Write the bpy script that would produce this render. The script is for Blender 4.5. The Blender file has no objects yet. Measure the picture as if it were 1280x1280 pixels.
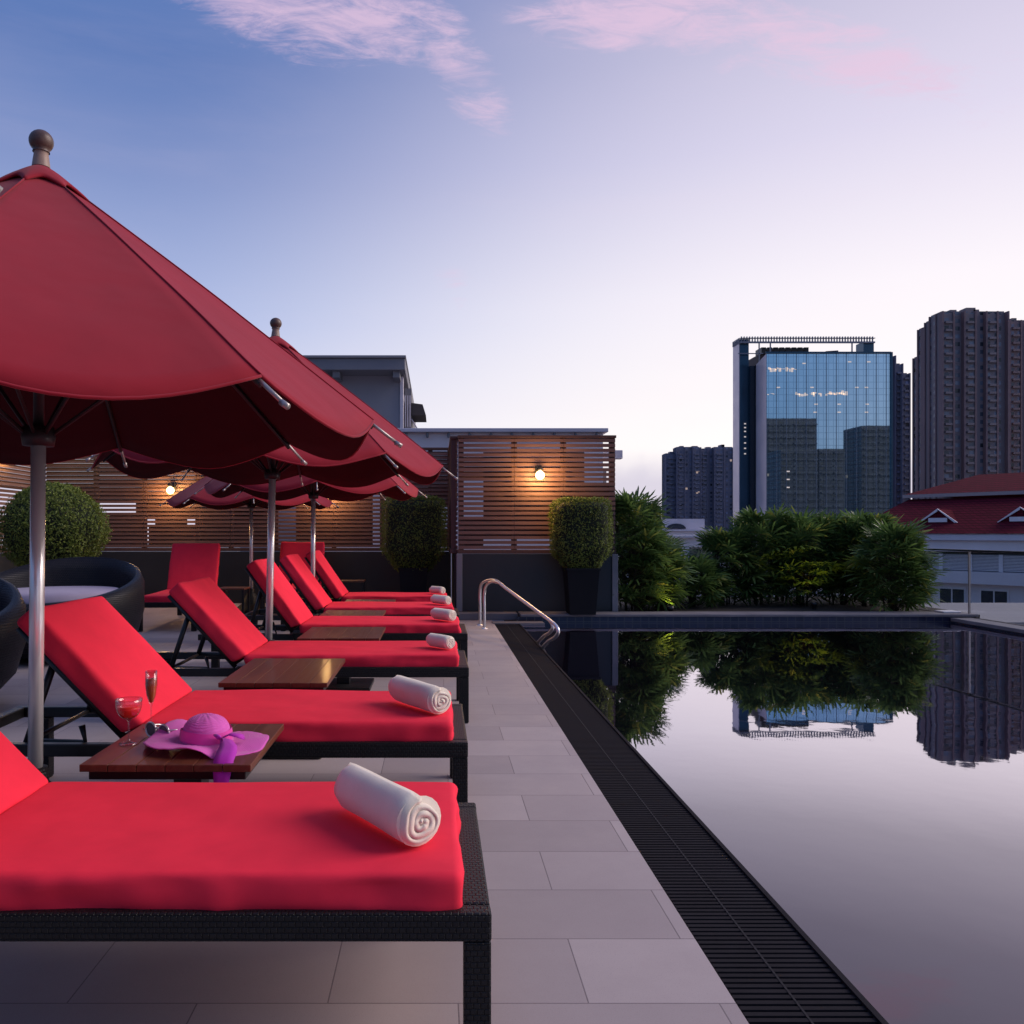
import bpy, bmesh, math, random
from mathutils import Vector, Matrix, noise
R = math.radians
PI = math.pi
random.seed(7)
C = bpy.context.scene.collection
scene = bpy.context.scene

# ------------------------------------------------------------------ camera
FPX, CH, VX, VY = 1040.0, 1.08, 546.0, 667.0
cam = bpy.data.cameras.new('camera'); camo = bpy.data.objects.new('camera', cam); C.objects.link(camo)
camo.location = (0, 0, CH); camo.rotation_euler = (R(90), 0, 0)
cam.sensor_width = 36; cam.lens = FPX / 1280 * 36
cam.shift_x = (640 - VX) / 1280; cam.shift_y = (VY - 640) / 1280
cam.clip_start = 0.02; cam.clip_end = 6000
scene.camera = camo

# ------------------------------------------------------------------ world, a dusk sky
def lin(c):
    return tuple((v / 12.92 if v <= .04045 else ((v + .055) / 1.055) ** 2.4) for v in c)
def hexc(h, a=1):
    h = h.lstrip('#'); return lin(tuple(int(h[i:i + 2], 16) / 255 for i in (0, 2, 4))) + (a,)
class NT:
    def __init__(s, tree): s.t = tree; s.n = tree.nodes; s.l = tree.links
    def new(s, typ, **kw):
        n = s.n.new(typ)
        for k, v in kw.items(): setattr(n, k, v)
        return n
    def setin(s, sock, v):
        if isinstance(v, bpy.types.NodeSocket): s.l.new(v, sock)
        elif v is not None: sock.default_value = v
    def m(s, op, a, b=None, c=None, clamp=False):
        n = s.new('ShaderNodeMath', operation=op, use_clamp=clamp)
        s.setin(n.inputs[0], a)
        if b is not None: s.setin(n.inputs[1], b)
        if c is not None: s.setin(n.inputs[2], c)
        return n.outputs[0]
    def rng(s, v, a, b, c=0, d=1, smooth=False):
        n = s.new('ShaderNodeMapRange'); n.clamp = True
        if smooth: n.interpolation_type = 'SMOOTHSTEP'
        s.setin(n.inputs[0], v)
        for i, x in enumerate((a, b, c, d)): s.setin(n.inputs[i + 1], x)
        return n.outputs[0]
    def mix(s, f, a, b, mode='MIX'):
        n = s.new('ShaderNodeMix', data_type='RGBA', blend_type=mode)
        s.setin(n.inputs[0], f); s.setin(n.inputs[6], a); s.setin(n.inputs[7], b)
        return n.outputs[2]
    def ramp(s, v, stops):
        n = s.new('ShaderNodeValToRGB'); s.setin(n.inputs[0], v)
        e = n.color_ramp.elements
        while len(e) < len(stops): e.new(.5)
        for el, (p, c) in zip(e, stops): el.position = p; el.color = c
        return n.outputs[0]
    def noise(s, vec, scale, detail=3, rough=.5, dist=0, out=0):
        n = s.new('ShaderNodeTexNoise'); s.setin(n.inputs['Vector'], vec)
        n.inputs['Scale'].default_value = scale; n.inputs['Detail'].default_value = detail
        n.inputs['Roughness'].default_value = rough; n.inputs['Distortion'].default_value = dist
        return n.outputs[out]
    def mapping(s, vec, loc=(0, 0, 0), sc=(1, 1, 1), rot=(0, 0, 0)):
        n = s.new('ShaderNodeMapping'); s.setin(n.inputs[0], vec)
        n.inputs[1].default_value = loc; n.inputs[2].default_value = rot; n.inputs[3].default_value = sc
        return n.outputs[0]

SKY = 1.0
world = bpy.data.worlds.new('World'); scene.world = world; world.use_nodes = True
w = NT(world.node_tree); w.n.clear()
gen = w.new('ShaderNodeTexCoord').outputs['Generated']
sx = w.new('ShaderNodeSeparateXYZ'); w.l.new(gen, sx.inputs[0]); X_, Y_, Z_ = sx.outputs
GA = R(48)
glow = w.m('ADD', w.m('MULTIPLY', X_, math.sin(GA)), w.m('MULTIPLY', Y_, math.cos(GA)))
gf = w.rng(glow, .34, .97, 0, 1, True)
near = w.ramp(Z_, [(0, hexc('#FBF0EE')), (.10, hexc('#FFF8F5')), (.26, hexc('#F6EFF5')), (.40, hexc('#DDD6EA')), (.5, hexc('#D2CADF')), (.7, hexc('#9690BE')), (1, hexc('#7f86b8'))])
away = w.ramp(Z_, [(0, hexc('#E4E0EC')), (.10, hexc('#DEDEEE')), (.24, hexc('#A9B7DE')), (.38, hexc('#7F91C2')), (.48, hexc('#5C78B2')), (.7, hexc('#647cb4')), (1, hexc('#7686be'))])
skycol = w.mix(gf, away, near)
backf = w.rng(glow, -.45, .12, 1, 0, True)
backc = w.ramp(Z_, [(0, hexc('#2a3044')), (.05, hexc('#56769c')), (.25, hexc('#5a84b8')), (.5, hexc('#5572a8')), (1, hexc('#7686be'))])
skycol = w.mix(backf, skycol, backc)
# thin pink clouds: a plane of directions ahead, broken up by noise
yy = w.m('MAXIMUM', Y_, .05)
U = w.m('DIVIDE', X_, yy); V = w.m('DIVIDE', Z_, yy)
cb = w.new('ShaderNodeCombineXYZ'); w.l.new(U, cb.inputs[0]); w.l.new(V, cb.inputs[1])
wv = w.mapping(cb.outputs[0], rot=(0, 0, R(14)), sc=(1.0, 2.8, 1))
n1 = w.noise(wv, 3.6, 9, .66, .7); n2 = w.noise(w.mapping(wv, sc=(1, 1.3, 1)), 11, 8, .7, 1.2)
nn = w.m('ADD', w.m('MULTIPLY', n1, .55), w.m('MULTIPLY', n2, .45))
tot = None
for cx, cy, rx, ry, rot in ((390, 10, 140, 66, 12), (572, 78, 34, 110, -32), (800, 0, 150, 62, 5), (985, 58, 200, 46, 10), (600, 385, 60, 30, 40), (1200, 110, 260, 60, 8)):
    u0, v0 = (cx - VX) / FPX, (VY - cy) / FPX
    a = R(rot)
    du = w.m('SUBTRACT', U, u0); dv = w.m('SUBTRACT', V, v0)
    p = w.m('DIVIDE', w.m('SUBTRACT', w.m('MULTIPLY', du, math.cos(a)), w.m('MULTIPLY', dv, math.sin(a))), rx / FPX)
    q = w.m('DIVIDE', w.m('ADD', w.m('MULTIPLY', du, math.sin(a)), w.m('MULTIPLY', dv, math.cos(a))), ry / FPX)
    d = w.m('ADD', w.m('MULTIPLY', p, p), w.m('MULTIPLY', q, q))
    g = w.rng(d, 0, 2.6, .72 if cx == 572 else 1 if cy < 100 else .4, 0, True)
    tot = g if tot is None else w.m('MAXIMUM', tot, g)
cl = w.rng(w.m('ADD', nn, w.m('MULTIPLY', tot, .24)), .60, .84, 0, .72, True)
cl = w.m('MULTIPLY', cl, w.rng(tot, 0, .45, 0, 1, True))
cl = w.m('MULTIPLY', cl, w.rng(Y_, .3, .5, 0, 1))
skycol = w.mix(cl, skycol, hexc('#E2C2DA'))
# faint streaks over everything and a mauve bank low on the horizon
st = w.rng(w.noise(w.mapping(gen, sc=(1, 1, 5)), 2.2, 6, .6, .4), .45, .75, 0, .06, True)
skycol = w.mix(st, skycol, hexc('#E8D3E2'))
bank = w.m('MULTIPLY', w.rng(w.m('ADD', Z_, w.m('MULTIPLY', w.noise(gen, 5, 5, .55), .11)), .105, .15, .75, 0, True), w.rng(Y_, .3, .6, 0, 1))
skycol = w.mix(bank, skycol, hexc('#C9C3D6'))
bg = w.new('ShaderNodeBackground'); w.l.new(skycol, bg.inputs[0]); bg.inputs[1].default_value = SKY
# a little of the physical twilight sky under it
nis = w.new('ShaderNodeTexSky'); nis.sky_type = 'NISHITA'; nis.sun_disc = False
SUN_EL, SUN_AZ = R(33), R(84)
nis.sun_elevation = SUN_EL; nis.sun_rotation = SUN_AZ
out = w.new('ShaderNodeOutputWorld'); w.l.new(bg.outputs[0], out.inputs[0])
w.n.remove(nis)

sun = bpy.data.lights.new('sun', 'SUN'); suno = bpy.data.objects.new('sun', sun); C.objects.link(suno)
sun.energy = 2.4; sun.angle = R(40); sun.color = (1.0, .86, .80)
dv = Vector((math.sin(SUN_AZ) * math.cos(SUN_EL), math.cos(SUN_AZ) * math.cos(SUN_EL), math.sin(SUN_EL)))
suno.rotation_euler = (-dv).to_track_quat('-Z', 'Y').to_euler(); suno.location = (0, 0, 30)

scene.view_settings.view_transform = 'Standard'; scene.view_settings.look = 'None'
scene.view_settings.exposure = 0.12; scene.view_settings.gamma = 1
scene.cycles.max_bounces = 6; scene.cycles.transparent_max_bounces = 16
scene.cycles.sample_clamp_indirect = 4
scene.cycles.use_denoising = True

# ------------------------------------------------------------------ materials
def material(name):
    m = bpy.data.materials.new(name); m.use_nodes = True
    t = NT(m.node_tree); b = t.n['Principled BSDF']
    return m, t, b
def bump(t, b, h, strength, dist=.01):
    n = t.new('ShaderNodeBump'); n.inputs['Strength'].default_value = strength; n.inputs['Distance'].default_value = dist
    t.l.new(h, n.inputs['Height']); t.l.new(n.outputs[0], b.inputs['Normal']); return n
def plain(name, col, rough=.6, metal=0, var=.12, scale=6, bmp=0, bscale=60, coord='Object', spec=.5, rvar=.1):
    m, t, b = material(name)
    tc = t.new('ShaderNodeTexCoord').outputs[coord]
    c = col if len(col) == 4 else tuple(col) + (1,)
    n = t.noise(tc, scale, 5, .6)
    dark = tuple(v * (1 - var) for v in c[:3]) + (1,); light = tuple(min(1, v * (1 + var)) for v in c[:3]) + (1,)
    t.l.new(t.mix(t.rng(n, .3, .7), dark, light), b.inputs['Base Color'])
    t.l.new(t.rng(n, .3, .7, max(0, rough - rvar), min(1, rough + rvar)), b.inputs['Roughness'])
    b.inputs['Metallic'].default_value = metal; b.inputs['Specular IOR Level'].default_value = spec
    if bmp: bump(t, b, t.noise(tc, bscale, 4, .6), bmp, .004)
    return m
M = {}
def fabric(name, col, trans=0.0, weave=900, soft=.8, wr=.25, sheen=.15):
    m, t, b = material(name)
    tc = t.new('ShaderNodeTexCoord').outputs['Object']
    n = t.noise(tc, 3.5, 5, .6); n2 = t.noise(tc, weave, 2, .5)
    dark = tuple(v * .90 for v in col) + (1,); light = tuple(min(1, v * 1.06) for v in col) + (1,)
    cc = t.mix(t.rng(n, .3, .7), dark, light); cc = t.mix(t.rng(n2, .3, .7, 0, .12), cc, (col[0] * .6, col[1] * .6, col[2] * .6, 1))
    t.l.new(cc, b.inputs['Base Color']); b.inputs['Roughness'].default_value = soft
    b.inputs['Sheen Weight'].default_value = sheen; b.inputs['Specular IOR Level'].default_value = .2
    h = t.m('ADD', t.noise(tc, 5, 2, .45, 0), t.m('MULTIPLY', n2, .02))
    bump(t, b, h, wr, .03)
    if trans:
        o = t.n['Material Output']; tr = t.new('ShaderNodeBsdfTranslucent'); t.l.new(cc, tr.inputs[0])
        mx = t.new('ShaderNodeMixShader'); mx.inputs[0].default_value = trans
        t.l.new(b.outputs[0], mx.inputs[1]); t.l.new(tr.outputs[0], mx.inputs[2]); t.l.new(mx.outputs[0], o.inputs[0])
    return m
M['cushion'] = fabric('red_cushion_fabric', (.92, .030, .066), 0, 700, .9, .35, .0)
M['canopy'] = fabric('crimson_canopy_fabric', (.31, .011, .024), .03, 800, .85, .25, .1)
M['canopy_shade'] = fabric('dark_maroon_canopy_shade', (.055, .006, .010), .0, 800, .9, .2, .0)  # shade under the canopies, put into a darker copy of the cloth colour
M['terry'] = fabric('terry_towel', (.95, .83, .67), .05, 260, .95, .45, .4)
M['mauve'] = fabric('mauve_cushion_fabric', (.34, .29, .38), 0, 700, .85, .2)
M['hat'] = fabric('magenta_straw', (.86, .15, .60), .15, 300, .7, .4, .2)
M['ribbon'] = fabric('violet_ribbon', (.55, .03, .52), .15, 700, .6, .3, .2)
M['hatband'] = fabric('pink_band', (.80, .07, .42), .05, 700, .6, .3, .2)

_t = NT(M['hat'].node_tree); _w = _t.new('ShaderNodeTexWave', wave_type='RINGS', rings_direction='Z'); _t.l.new(_t.new('ShaderNodeTexCoord').outputs['Object'], _w.inputs['Vector'])
_w.inputs['Scale'].default_value = 58; _w.inputs['Distortion'].default_value = .6; _w.inputs['Detail'].default_value = 2
bump(_t, _t.n['Principled BSDF'], _w.outputs[1], .45, .0025)
def wicker(name, col, hi, sc=1.0):
    m, t, b = material(name)
    tc = t.new('ShaderNodeTexCoord').outputs['Object']
    geo = t.new('ShaderNodeNewGeometry')
    s = t.new('ShaderNodeSeparateXYZ'); t.l.new(tc, s.inputs[0])
    nrm = t.new('ShaderNodeSeparateXYZ'); t.l.new(geo.outputs['True Normal'], nrm.inputs[0])
    vert = t.rng(t.m('ABSOLUTE', nrm.outputs[2]), .6, .8)              # 1 on level faces
    xs = t.m('ADD', s.outputs[0], t.m('MULTIPLY', s.outputs[1], t.m('SUBTRACT', 1, vert)))
    cb1 = t.new('ShaderNodeCombineXYZ'); t.l.new(xs, cb1.inputs[0])
    ys = t.m('ADD', t.m('MULTIPLY', s.outputs[1], vert), t.m('MULTIPLY', s.outputs[2], t.m('SUBTRACT', 1, vert)))
    t.l.new(ys, cb1.inputs[1])
    br = t.new('ShaderNodeTexBrick'); t.l.new(cb1.outputs[0], br.inputs['Vector'])
    br.inputs['Scale'].default_value = 1; br.inputs['Brick Width'].default_value = .011 * sc; br.inputs['Row Height'].default_value = .0075 * sc * 1.2
    br.inputs['Mortar Size'].default_value = .0016 * sc; br.inputs['Mortar Smooth'].default_value = 1; br.offset = .5
    br.inputs['Color1'].default_value = hi; br.inputs['Color2'].default_value = tuple(v * .6 for v in hi[:3]) + (1,)
    br.inputs['Mortar'].default_value = (.001, .001, .001, 1)
    t.l.new(t.mix(.55, br.outputs[0], col), b.inputs['Base Color']); b.inputs['Roughness'].default_value = .45; b.inputs['Specular IOR Level'].default_value = .3
    bump(t, b, t.m('SUBTRACT', 1, br.outputs['Fac']), .9, .003)
    return m
M['wicker'] = wicker('black_wicker', (.005, .005, .006, 1), (.022, .021, .022, 1), 1.3)
M['wicker_blue'] = wicker('slate_wicker', (.004, .004, .008, 1), (.011, .011, .020, 1), 1.8)
M['black_metal'] = plain('black_powder_metal', (.008, .008, .009), .4, 0, .2)
M['dark_panel'] = plain('charcoal_panel', (.018, .019, .022), .45, 0, .25, 1.3, .1, 20)
M['pot'] = plain('black_planter', (.008, .008, .010), .6, 0, .25, 3, .05, spec=.2)
M['steel'] = plain('brushed_steel', (.80, .77, .76), .33, .9, .06, 30, 0, rvar=.06)
M['pole'] = plain('polished_pole_steel', (.92, .88, .85), .24, .5, .02, 3, rvar=.02)
M['ribmetal'] = plain('pale_rib_metal', (.40, .35, .32), .35, .6, .1)
M['darkrib'] = plain('dark_rib_metal', (.03, .022, .022), .45, .3, .1)
M['bronze'] = plain('weathered_finial_wood', (.10, .055, .042), .45, 0, .35, 20, .2)
M['finialneck'] = plain('pale_finial_neck', (.30, .20, .15), .5, 0, .2, 20)
M['rubber'] = plain('black_rubber', (.01, .01, .01), .7)

def wood(name, a, b_, gloss=.35, along=0, sc=1.0, coat=0):
    m, t, b = material(name)
    tc = t.new('ShaderNodeTexCoord').outputs['Object']
    s = [14, 14, 14]; s[along] = 1.2
    v = t.mapping(tc, sc=tuple(x * sc for x in s))
    n = t.noise(v, 2.0, 6, .65, .6); n2 = t.noise(tc, 1.7, 3, .5)
    geo = t.new('ShaderNodeNewGeometry')
    c = t.mix(t.rng(n, .3, .7), a, b_); c = t.mix(t.rng(n2, .35, .7, 0, .35), c, tuple(x * .5 for x in a[:3]) + (1,))
    c = t.mix(t.m('MULTIPLY', geo.outputs['Random Per Island'], .45), c, tuple(x * .45 for x in b_[:3]) + (1,))
    t.l.new(c, b.inputs['Base Color']); t.l.new(t.rng(n, .2, .8, gloss - .08, gloss + .12), b.inputs['Roughness'])
    b.inputs['Coat Weight'].default_value = coat; b.inputs['Coat Roughness'].default_value = .12
    bump(t, b, n, .15, .002)
    return m
M['tablewood'] = wood('varnished_table_wood', (.085, .020, .010, 1), (.20, .060, .026, 1), .42, 1, 1, .12)
M['slat'] = wood('fence_slat_wood', (.13, .064, .050, 1), (.23, .128, .104, 1), .5, 0)
M['slatside'] = wood('fence_slat_wood_side', (.13, .064, .050, 1), (.23, .128, .104, 1), .5, 1)
M['post'] = wood('fence_post_wood', (.07, .032, .024, 1), (.12, .055, .04, 1), .55, 2)

# deck paving
m, t, b = material('deck_tile'); M['deck'] = m
tc = t.new('ShaderNodeTexCoord').outputs['Object']
br = t.new('ShaderNodeTexBrick'); br.offset = .5
ROW = .3045
t.l.new(t.mapping(tc, loc=(-.349 + .6 * 20, -1.913 + ROW * 41, 0)), br.inputs['Vector'])
br.inputs['Scale'].default_value = 1; br.inputs['Brick Width'].default_value = .6; br.inputs['Row Height'].default_value = ROW
br.inputs['Mortar Size'].default_value = .0018; br.inputs['Mortar Smooth'].default_value = .1
br.inputs['Color1'].default_value = (.335, .275, .262, 1); br.inputs['Color2'].default_value = (.45, .375, .355, 1); br.inputs['Mortar'].default_value = (.13, .10, .105, 1)
n = t.noise(tc, 2.2, 6, .65); n2 = t.noise(tc, 220, 3, .7)
c = t.mix(t.rng(n, .3, .75, 0, .30), br.outputs[0], (.24, .195, .19, 1))
c = t.mix(t.rng(n2, .25, .75, 0, .30), c, (.40, .34, .35, 1))
spk = t.rng(t.noise(tc, 480, 2, .5), .62, .70, 0, .5)
c = t.mix(spk, c, (.12, .10, .10, 1))
t.l.new(c, b.inputs['Base Color']); t.l.new(t.rng(n, .3, .7, .55, .8), b.inputs['Roughness'])
bump(t, b, t.m('ADD', t.m('SUBTRACT', 1, br.outputs['Fac']), t.m('MULTIPLY', n2, .12)), .5, .003)

# still dark water
m, t, b = material('pool_water'); M['water'] = m
tc = t.new('ShaderNodeTexCoord').outputs['Object']
bn = t.new('ShaderNodeBump'); bn.inputs['Strength'].default_value = .07; bn.inputs['Distance'].default_value = .02
h = t.m('ADD', t.noise(t.mapping(tc, sc=(1, .45, 1)), 2.0, 2, .4), t.m('MULTIPLY', t.noise(tc, 9, 2, .4), .12))
t.l.new(h, bn.inputs['Height'])
lw = t.new('ShaderNodeLayerWeight'); lw.inputs[0].default_value = .5; t.l.new(bn.outputs[0], lw.inputs['Normal'])
fac = t.ramp(lw.outputs['Facing'], [(0, (.03, .03, .03, 1)), (.40, (.10, .10, .10, 1)), (.52, (.135, .135, .135, 1)), (.61, (.19, .19, .19, 1)), (.70, (.35, .35, .35, 1)), (.78, (.68, .68, .68, 1)), (.90, (.92, .92, .92, 1)), (1, (1, 1, 1, 1))])
gl = t.new('ShaderNodeBsdfGlossy'); gl.inputs['Roughness'].default_value = .018; gl.inputs[0].default_value = (.97, .91, 1, 1); t.l.new(bn.outputs[0], gl.inputs['Normal'])
df = t.new('ShaderNodeBsdfDiffuse'); df.inputs[0].default_value = (.006, .005, .010, 1)
mx = t.new('ShaderNodeMixShader'); t.l.new(fac, mx.inputs[0]); t.l.new(df.outputs[0], mx.inputs[1]); t.l.new(gl.outputs[0], mx.inputs[2])
t.l.new(mx.outputs[0], t.n['Material Output'].inputs[0]); t.n.remove(b)

def tiles(name, c1, c2, mortar, wd, ht, ms, rough=.2, rot=(R(90), 0, 0), swap=False):
    m, t, b = material(name)
    tc = t.new('ShaderNodeTexCoord').outputs['Object']
    s = t.new('ShaderNodeSeparateXYZ'); t.l.new(tc, s.inputs[0])
    cb = t.new('ShaderNodeCombineXYZ'); t.l.new(t.m('ADD', s.outputs[0], s.outputs[1]), cb.inputs[0]); t.l.new(s.outputs[2], cb.inputs[1])
    br = t.new('ShaderNodeTexBrick'); br.offset = 0; t.l.new(cb.outputs[0], br.inputs['Vector'])
    br.inputs['Scale'].default_value = 1; br.inputs['Brick Width'].default_value = wd; br.inputs['Row Height'].default_value = ht
    br.inputs['Mortar Size'].default_value = ms; br.inputs['Color1'].default_value = c1; br.inputs['Color2'].default_value = c2; br.inputs['Mortar'].default_value = mortar
    t.l.new(br.outputs[0], b.inputs['Base Color']); b.inputs['Roughness'].default_value = rough
    return m
M['pooltile'] = tiles('navy_pool_tile', (.010, .012, .030, 1), (.020, .022, .05, 1), (.05, .05, .06, 1), .1, .1, .006)
M['coping'] = plain('grey_coping_stone', (.16, .145, .155), .6, 0, .2, 3, .2, 90)
M['grate'] = plain('black_grate_plastic', (.022, .020, .023), .75, 0, .2, 8, spec=.04)
M['channel'] = plain('gutter_channel', (.004, .004, .004), .8)
M['soil'] = plain('planter_soil', (.02, .014, .01), .9, 0, .4, 12, .6)
M['white'] = plain('pale_render', (.60, .56, .62), .75, 0, .10, .5, .05, 12)
M['lavender_wall'] = plain('lavender_wall', (.76, .68, .70), .75, 0, .08, .6, .05, 12)
M['greywall'] = plain('grey_render', (.27, .265, .30), .75, 0, .12, .4, .05, 8)
M['greyfascia'] = plain('dark_grey_fascia', (.19, .185, .205), .6, 0, .1, .7)
M['concrete'] = plain('concrete', (.25, .24, .25), .8, 0, .2, .2)
M['ground'] = plain('city_ground', (.08, .08, .085), .9, 0, .4, .02)
M['awning'] = plain('brown_awning', (.06, .05, .05), .8)
M['lid'] = plain('white_plastic', (.75, .72, .72), .4, 0, .05)
M['slat_white'] = plain('white_louvre', (.80, .74, .76), .6, 0, .06)
M['darkglass'] = plain('dark_window', (.03, .035, .05), .15, 0, .3)
M['roofred'] = tiles('red_roof_tile', (.125, .009, .022, 1), (.095, .008, .018, 1), (.04, .005, .007, 1), .28, .12, .015, .95)
M['roofred'].node_tree.nodes['Principled BSDF'].inputs['Specular IOR Level'].default_value = .08
M['cream'] = plain('cream_trim', (.42, .33, .32), .6, 0, .05)

def emis(name, col, s):
    m, t, b = material(name)
    b.inputs['Base Color'].default_value = (*col, 1); b.inputs['Emission Color'].default_value = (*col, 1); b.inputs['Emission Strength'].default_value = s
    return m
M['bulb'] = emis('warm_bulb', (1, .62, .22), 22)
M['uplamp'] = emis('yellow_uplight', (1, .72, .12), 14)
M['litwin'] = emis('lit_office', (.85, .72, .62), .45)
M['citylight'] = emis('street_glow', (.75, .95, 1), 2.5)

m, t, b = material('clear_glass'); M['glass'] = m
tr = t.new('ShaderNodeBsdfTransparent'); tr.inputs[0].default_value = (.90, .92, .93, 1)
gl = t.new('ShaderNodeBsdfGlossy'); gl.inputs[1].default_value = .03
fr = t.new('ShaderNodeLayerWeight'); fr.inputs[0].default_value = .5
mx = t.new('ShaderNodeMixShader'); t.l.new(t.m('ADD', t.m('MULTIPLY', t.m('POWER', fr.outputs['Facing'], 4), .7), .03, clamp=True), mx.inputs[0]); t.l.new(tr.outputs[0], mx.inputs[1]); t.l.new(gl.outputs[0], mx.inputs[2])
t.l.new(mx.outputs[0], t.n['Material Output'].inputs[0]); t.n.remove(b)
m, t, b = material('crystal'); M['crystal'] = m
tr = t.new('ShaderNodeBsdfTransparent'); tr.inputs[0].default_value = (.93, .93, .95, 1)
gl = t.new('ShaderNodeBsdfGlossy'); gl.inputs[1].default_value = .12
lw = t.new('ShaderNodeLayerWeight'); lw.inputs[0].default_value = .35
mx = t.new('ShaderNodeMixShader'); t.l.new(t.m('ADD', t.m('MULTIPLY', t.m('POWER', lw.outputs['Facing'], 1.6), .8), .07, clamp=True), mx.inputs[0]); t.l.new(tr.outputs[0], mx.inputs[1]); t.l.new(gl.outputs[0], mx.inputs[2])
t.l.new(mx.outputs[0], t.n['Material Output'].inputs[0]); t.n.remove(b)
def liquid(name, col):
    m, t, b = material(name)
    b.inputs['Base Color'].default_value = (*col, 1); b.inputs['Roughness'].default_value = .05; b.inputs['Transmission Weight'].default_value = .0; b.inputs['IOR'].default_value = 1.33
    return m
M['red_drink'] = liquid('red_drink', (.95, .03, .02)); M['amber_drink'] = liquid('amber_drink', (.55, .10, .02))

def leafmat(name, a, b_, c_, rough=.5, tr_=.25):
    m, t, b = material(name)
    g = t.new('ShaderNodeNewGeometry'); tc = t.new('ShaderNodeTexCoord').outputs['Object']
    cc = t.ramp(g.outputs['Random Per Island'], [(0, a), (.55, b_), (.9, b_), (1, c_)])
    cc = t.mix(t.rng(t.noise(tc, 4, 3, .5), .35, .65, 0, .6), cc, a)
    t.l.new(cc, b.inputs['Base Color']); b.inputs['Roughness'].default_value = rough
    tl = t.new('ShaderNodeBsdfTranslucent'); t.l.new(cc, tl.inputs[0])
    mx = t.new('ShaderNodeMixShader'); mx.inputs[0].default_value = tr_
    t.l.new(b.outputs[0], mx.inputs[1]); t.l.new(tl.outputs[0], mx.inputs[2]); t.l.new(mx.outputs[0], t.n['Material Output'].inputs[0])
    return m
M['palm'] = leafmat('lady_palm_leaf', (.050, .10, .032, 1), (.135, .225, .055, 1), (.42, .40, .08, 1), .38, .42)
M['box'] = leafmat('clipped_leaf', (.085, .125, .018, 1), (.20, .25, .035, 1), (.38, .40, .07, 1), .6)
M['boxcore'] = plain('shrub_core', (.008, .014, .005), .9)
M['cane'] = plain('palm_cane', (.04, .035, .018), .8)

# ------------------------------------------------------------------ mesh helpers
class MB:
    def __init__(s): s.v = []; s.f = []; s.sm = []
    def add(s, vs, fs, smooth=False):
        o = len(s.v); s.v += [tuple(v) for v in vs]; s.f += [tuple(i + o for i in f) for f in fs]; s.sm += [smooth] * len(fs); return s
    def box(s, x0, x1, y0, y1, z0, z1, bev=0, rot=None, piv=None):
        if bev:
            bm = bmesh.new(); bmesh.ops.create_cube(bm, size=1)
            for v in bm.verts: v.co = Vector(((x0 + x1) / 2 + v.co.x * (x1 - x0), (y0 + y1) / 2 + v.co.y * (y1 - y0), (z0 + z1) / 2 + v.co.z * (z1 - z0)))
            bmesh.ops.bevel(bm, geom=list(bm.edges), offset=bev, segments=2, affect='EDGES', profile=.5)
            bm.verts.index_update(); vs = [v.co.copy() for v in bm.verts]; fs = [[v.index for v in f.verts] for f in bm.faces]; bm.free()
        else:
            vs = [Vector((x, y, z)) for z in (z0, z1) for y in (y0, y1) for x in (x0, x1)]
            fs = [(0, 2, 3, 1), (4, 5, 7, 6), (0, 1, 5, 4), (2, 6, 7, 3), (0, 4, 6, 2), (1, 3, 7, 5)]
        if rot is not None:
            p = Vector(piv) if piv else Vector((0, 0, 0)); vs = [rot @ (v - p) + p for v in vs]
        return s.add(vs, fs, False)
    def tube(s, pts, r, n=10, cap=True):
        pts = [Vector(p) for p in pts]; rs = r if isinstance(r, (list, tuple)) else [r] * len(pts)
        vs = []; fs = []; up = None
        for i, p in enumerate(pts):
            d = (pts[min(i + 1, len(pts) - 1)] - pts[max(i - 1, 0)]).normalized()
            if up is None: up = d.orthogonal().normalized()
            else: up = (up - d * up.dot(d)).normalized()
            sd = d.cross(up)
            for k in range(n):
                a = 2 * PI * k / n; vs.append(p + (up * math.cos(a) + sd * math.sin(a)) * rs[i])
        for i in range(len(pts) - 1):
            for k in range(n):
                fs.append((i * n + k, i * n + (k + 1) % n, (i + 1) * n + (k + 1) % n, (i + 1) * n + k))
        if cap: fs.append(tuple(reversed(range(n)))); fs.append(tuple((len(pts) - 1) * n + k for k in range(n)))
        return s.add(vs, fs, True)
    def lathe(s, prof, n=24, c=(0, 0, 0), sx=1, sy=1):
        vs = []; fs = []
        for r, z in prof:
            for k in range(n):
                a = 2 * PI * k / n; vs.append((c[0] + sx * r * math.cos(a), c[1] + sy * r * math.sin(a), c[2] + z))
        for i in range(len(prof) - 1):
            for k in range(n): fs.append((i * n + k, i * n + (k + 1) % n, (i + 1) * n + (k + 1) % n, (i + 1) * n + k))
        return s.add(vs, fs, True)
    def quad(s, a, b, c, d): return s.add([a, b, c, d], [(0, 1, 2, 3)])
    def build(s, name, mat, parent=None, loc=(0, 0, 0), rot=None):
        me = bpy.data.meshes.new(name); me.from_pydata(s.v, [], s.f); me.materials.append(M[mat] if isinstance(mat, str) else mat)
        me.polygons.foreach_set('use_smooth', s.sm); me.update()
        o = bpy.data.objects.new(name, me); C.objects.link(o); o.location = loc
        if rot: o.rotation_euler = rot
        if parent: o.parent = parent
        return o
def tag(o, label=None, cat=None, group=None, kind=None):
    if label: o['label'] = label
    if cat: o['category'] = cat
    if group: o['group'] = group
    if kind: o['kind'] = kind
    return o
def thing(name, label, cat, loc=(0, 0, 0), rz=0, group=None):
    o = bpy.data.objects.new(name, None); C.objects.link(o); o.location = loc; o.rotation_euler = (0, 0, rz); o.empty_display_size = .1
    return tag(o, label, cat, group)
def struct(o): o['kind'] = 'structure'; return o
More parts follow.
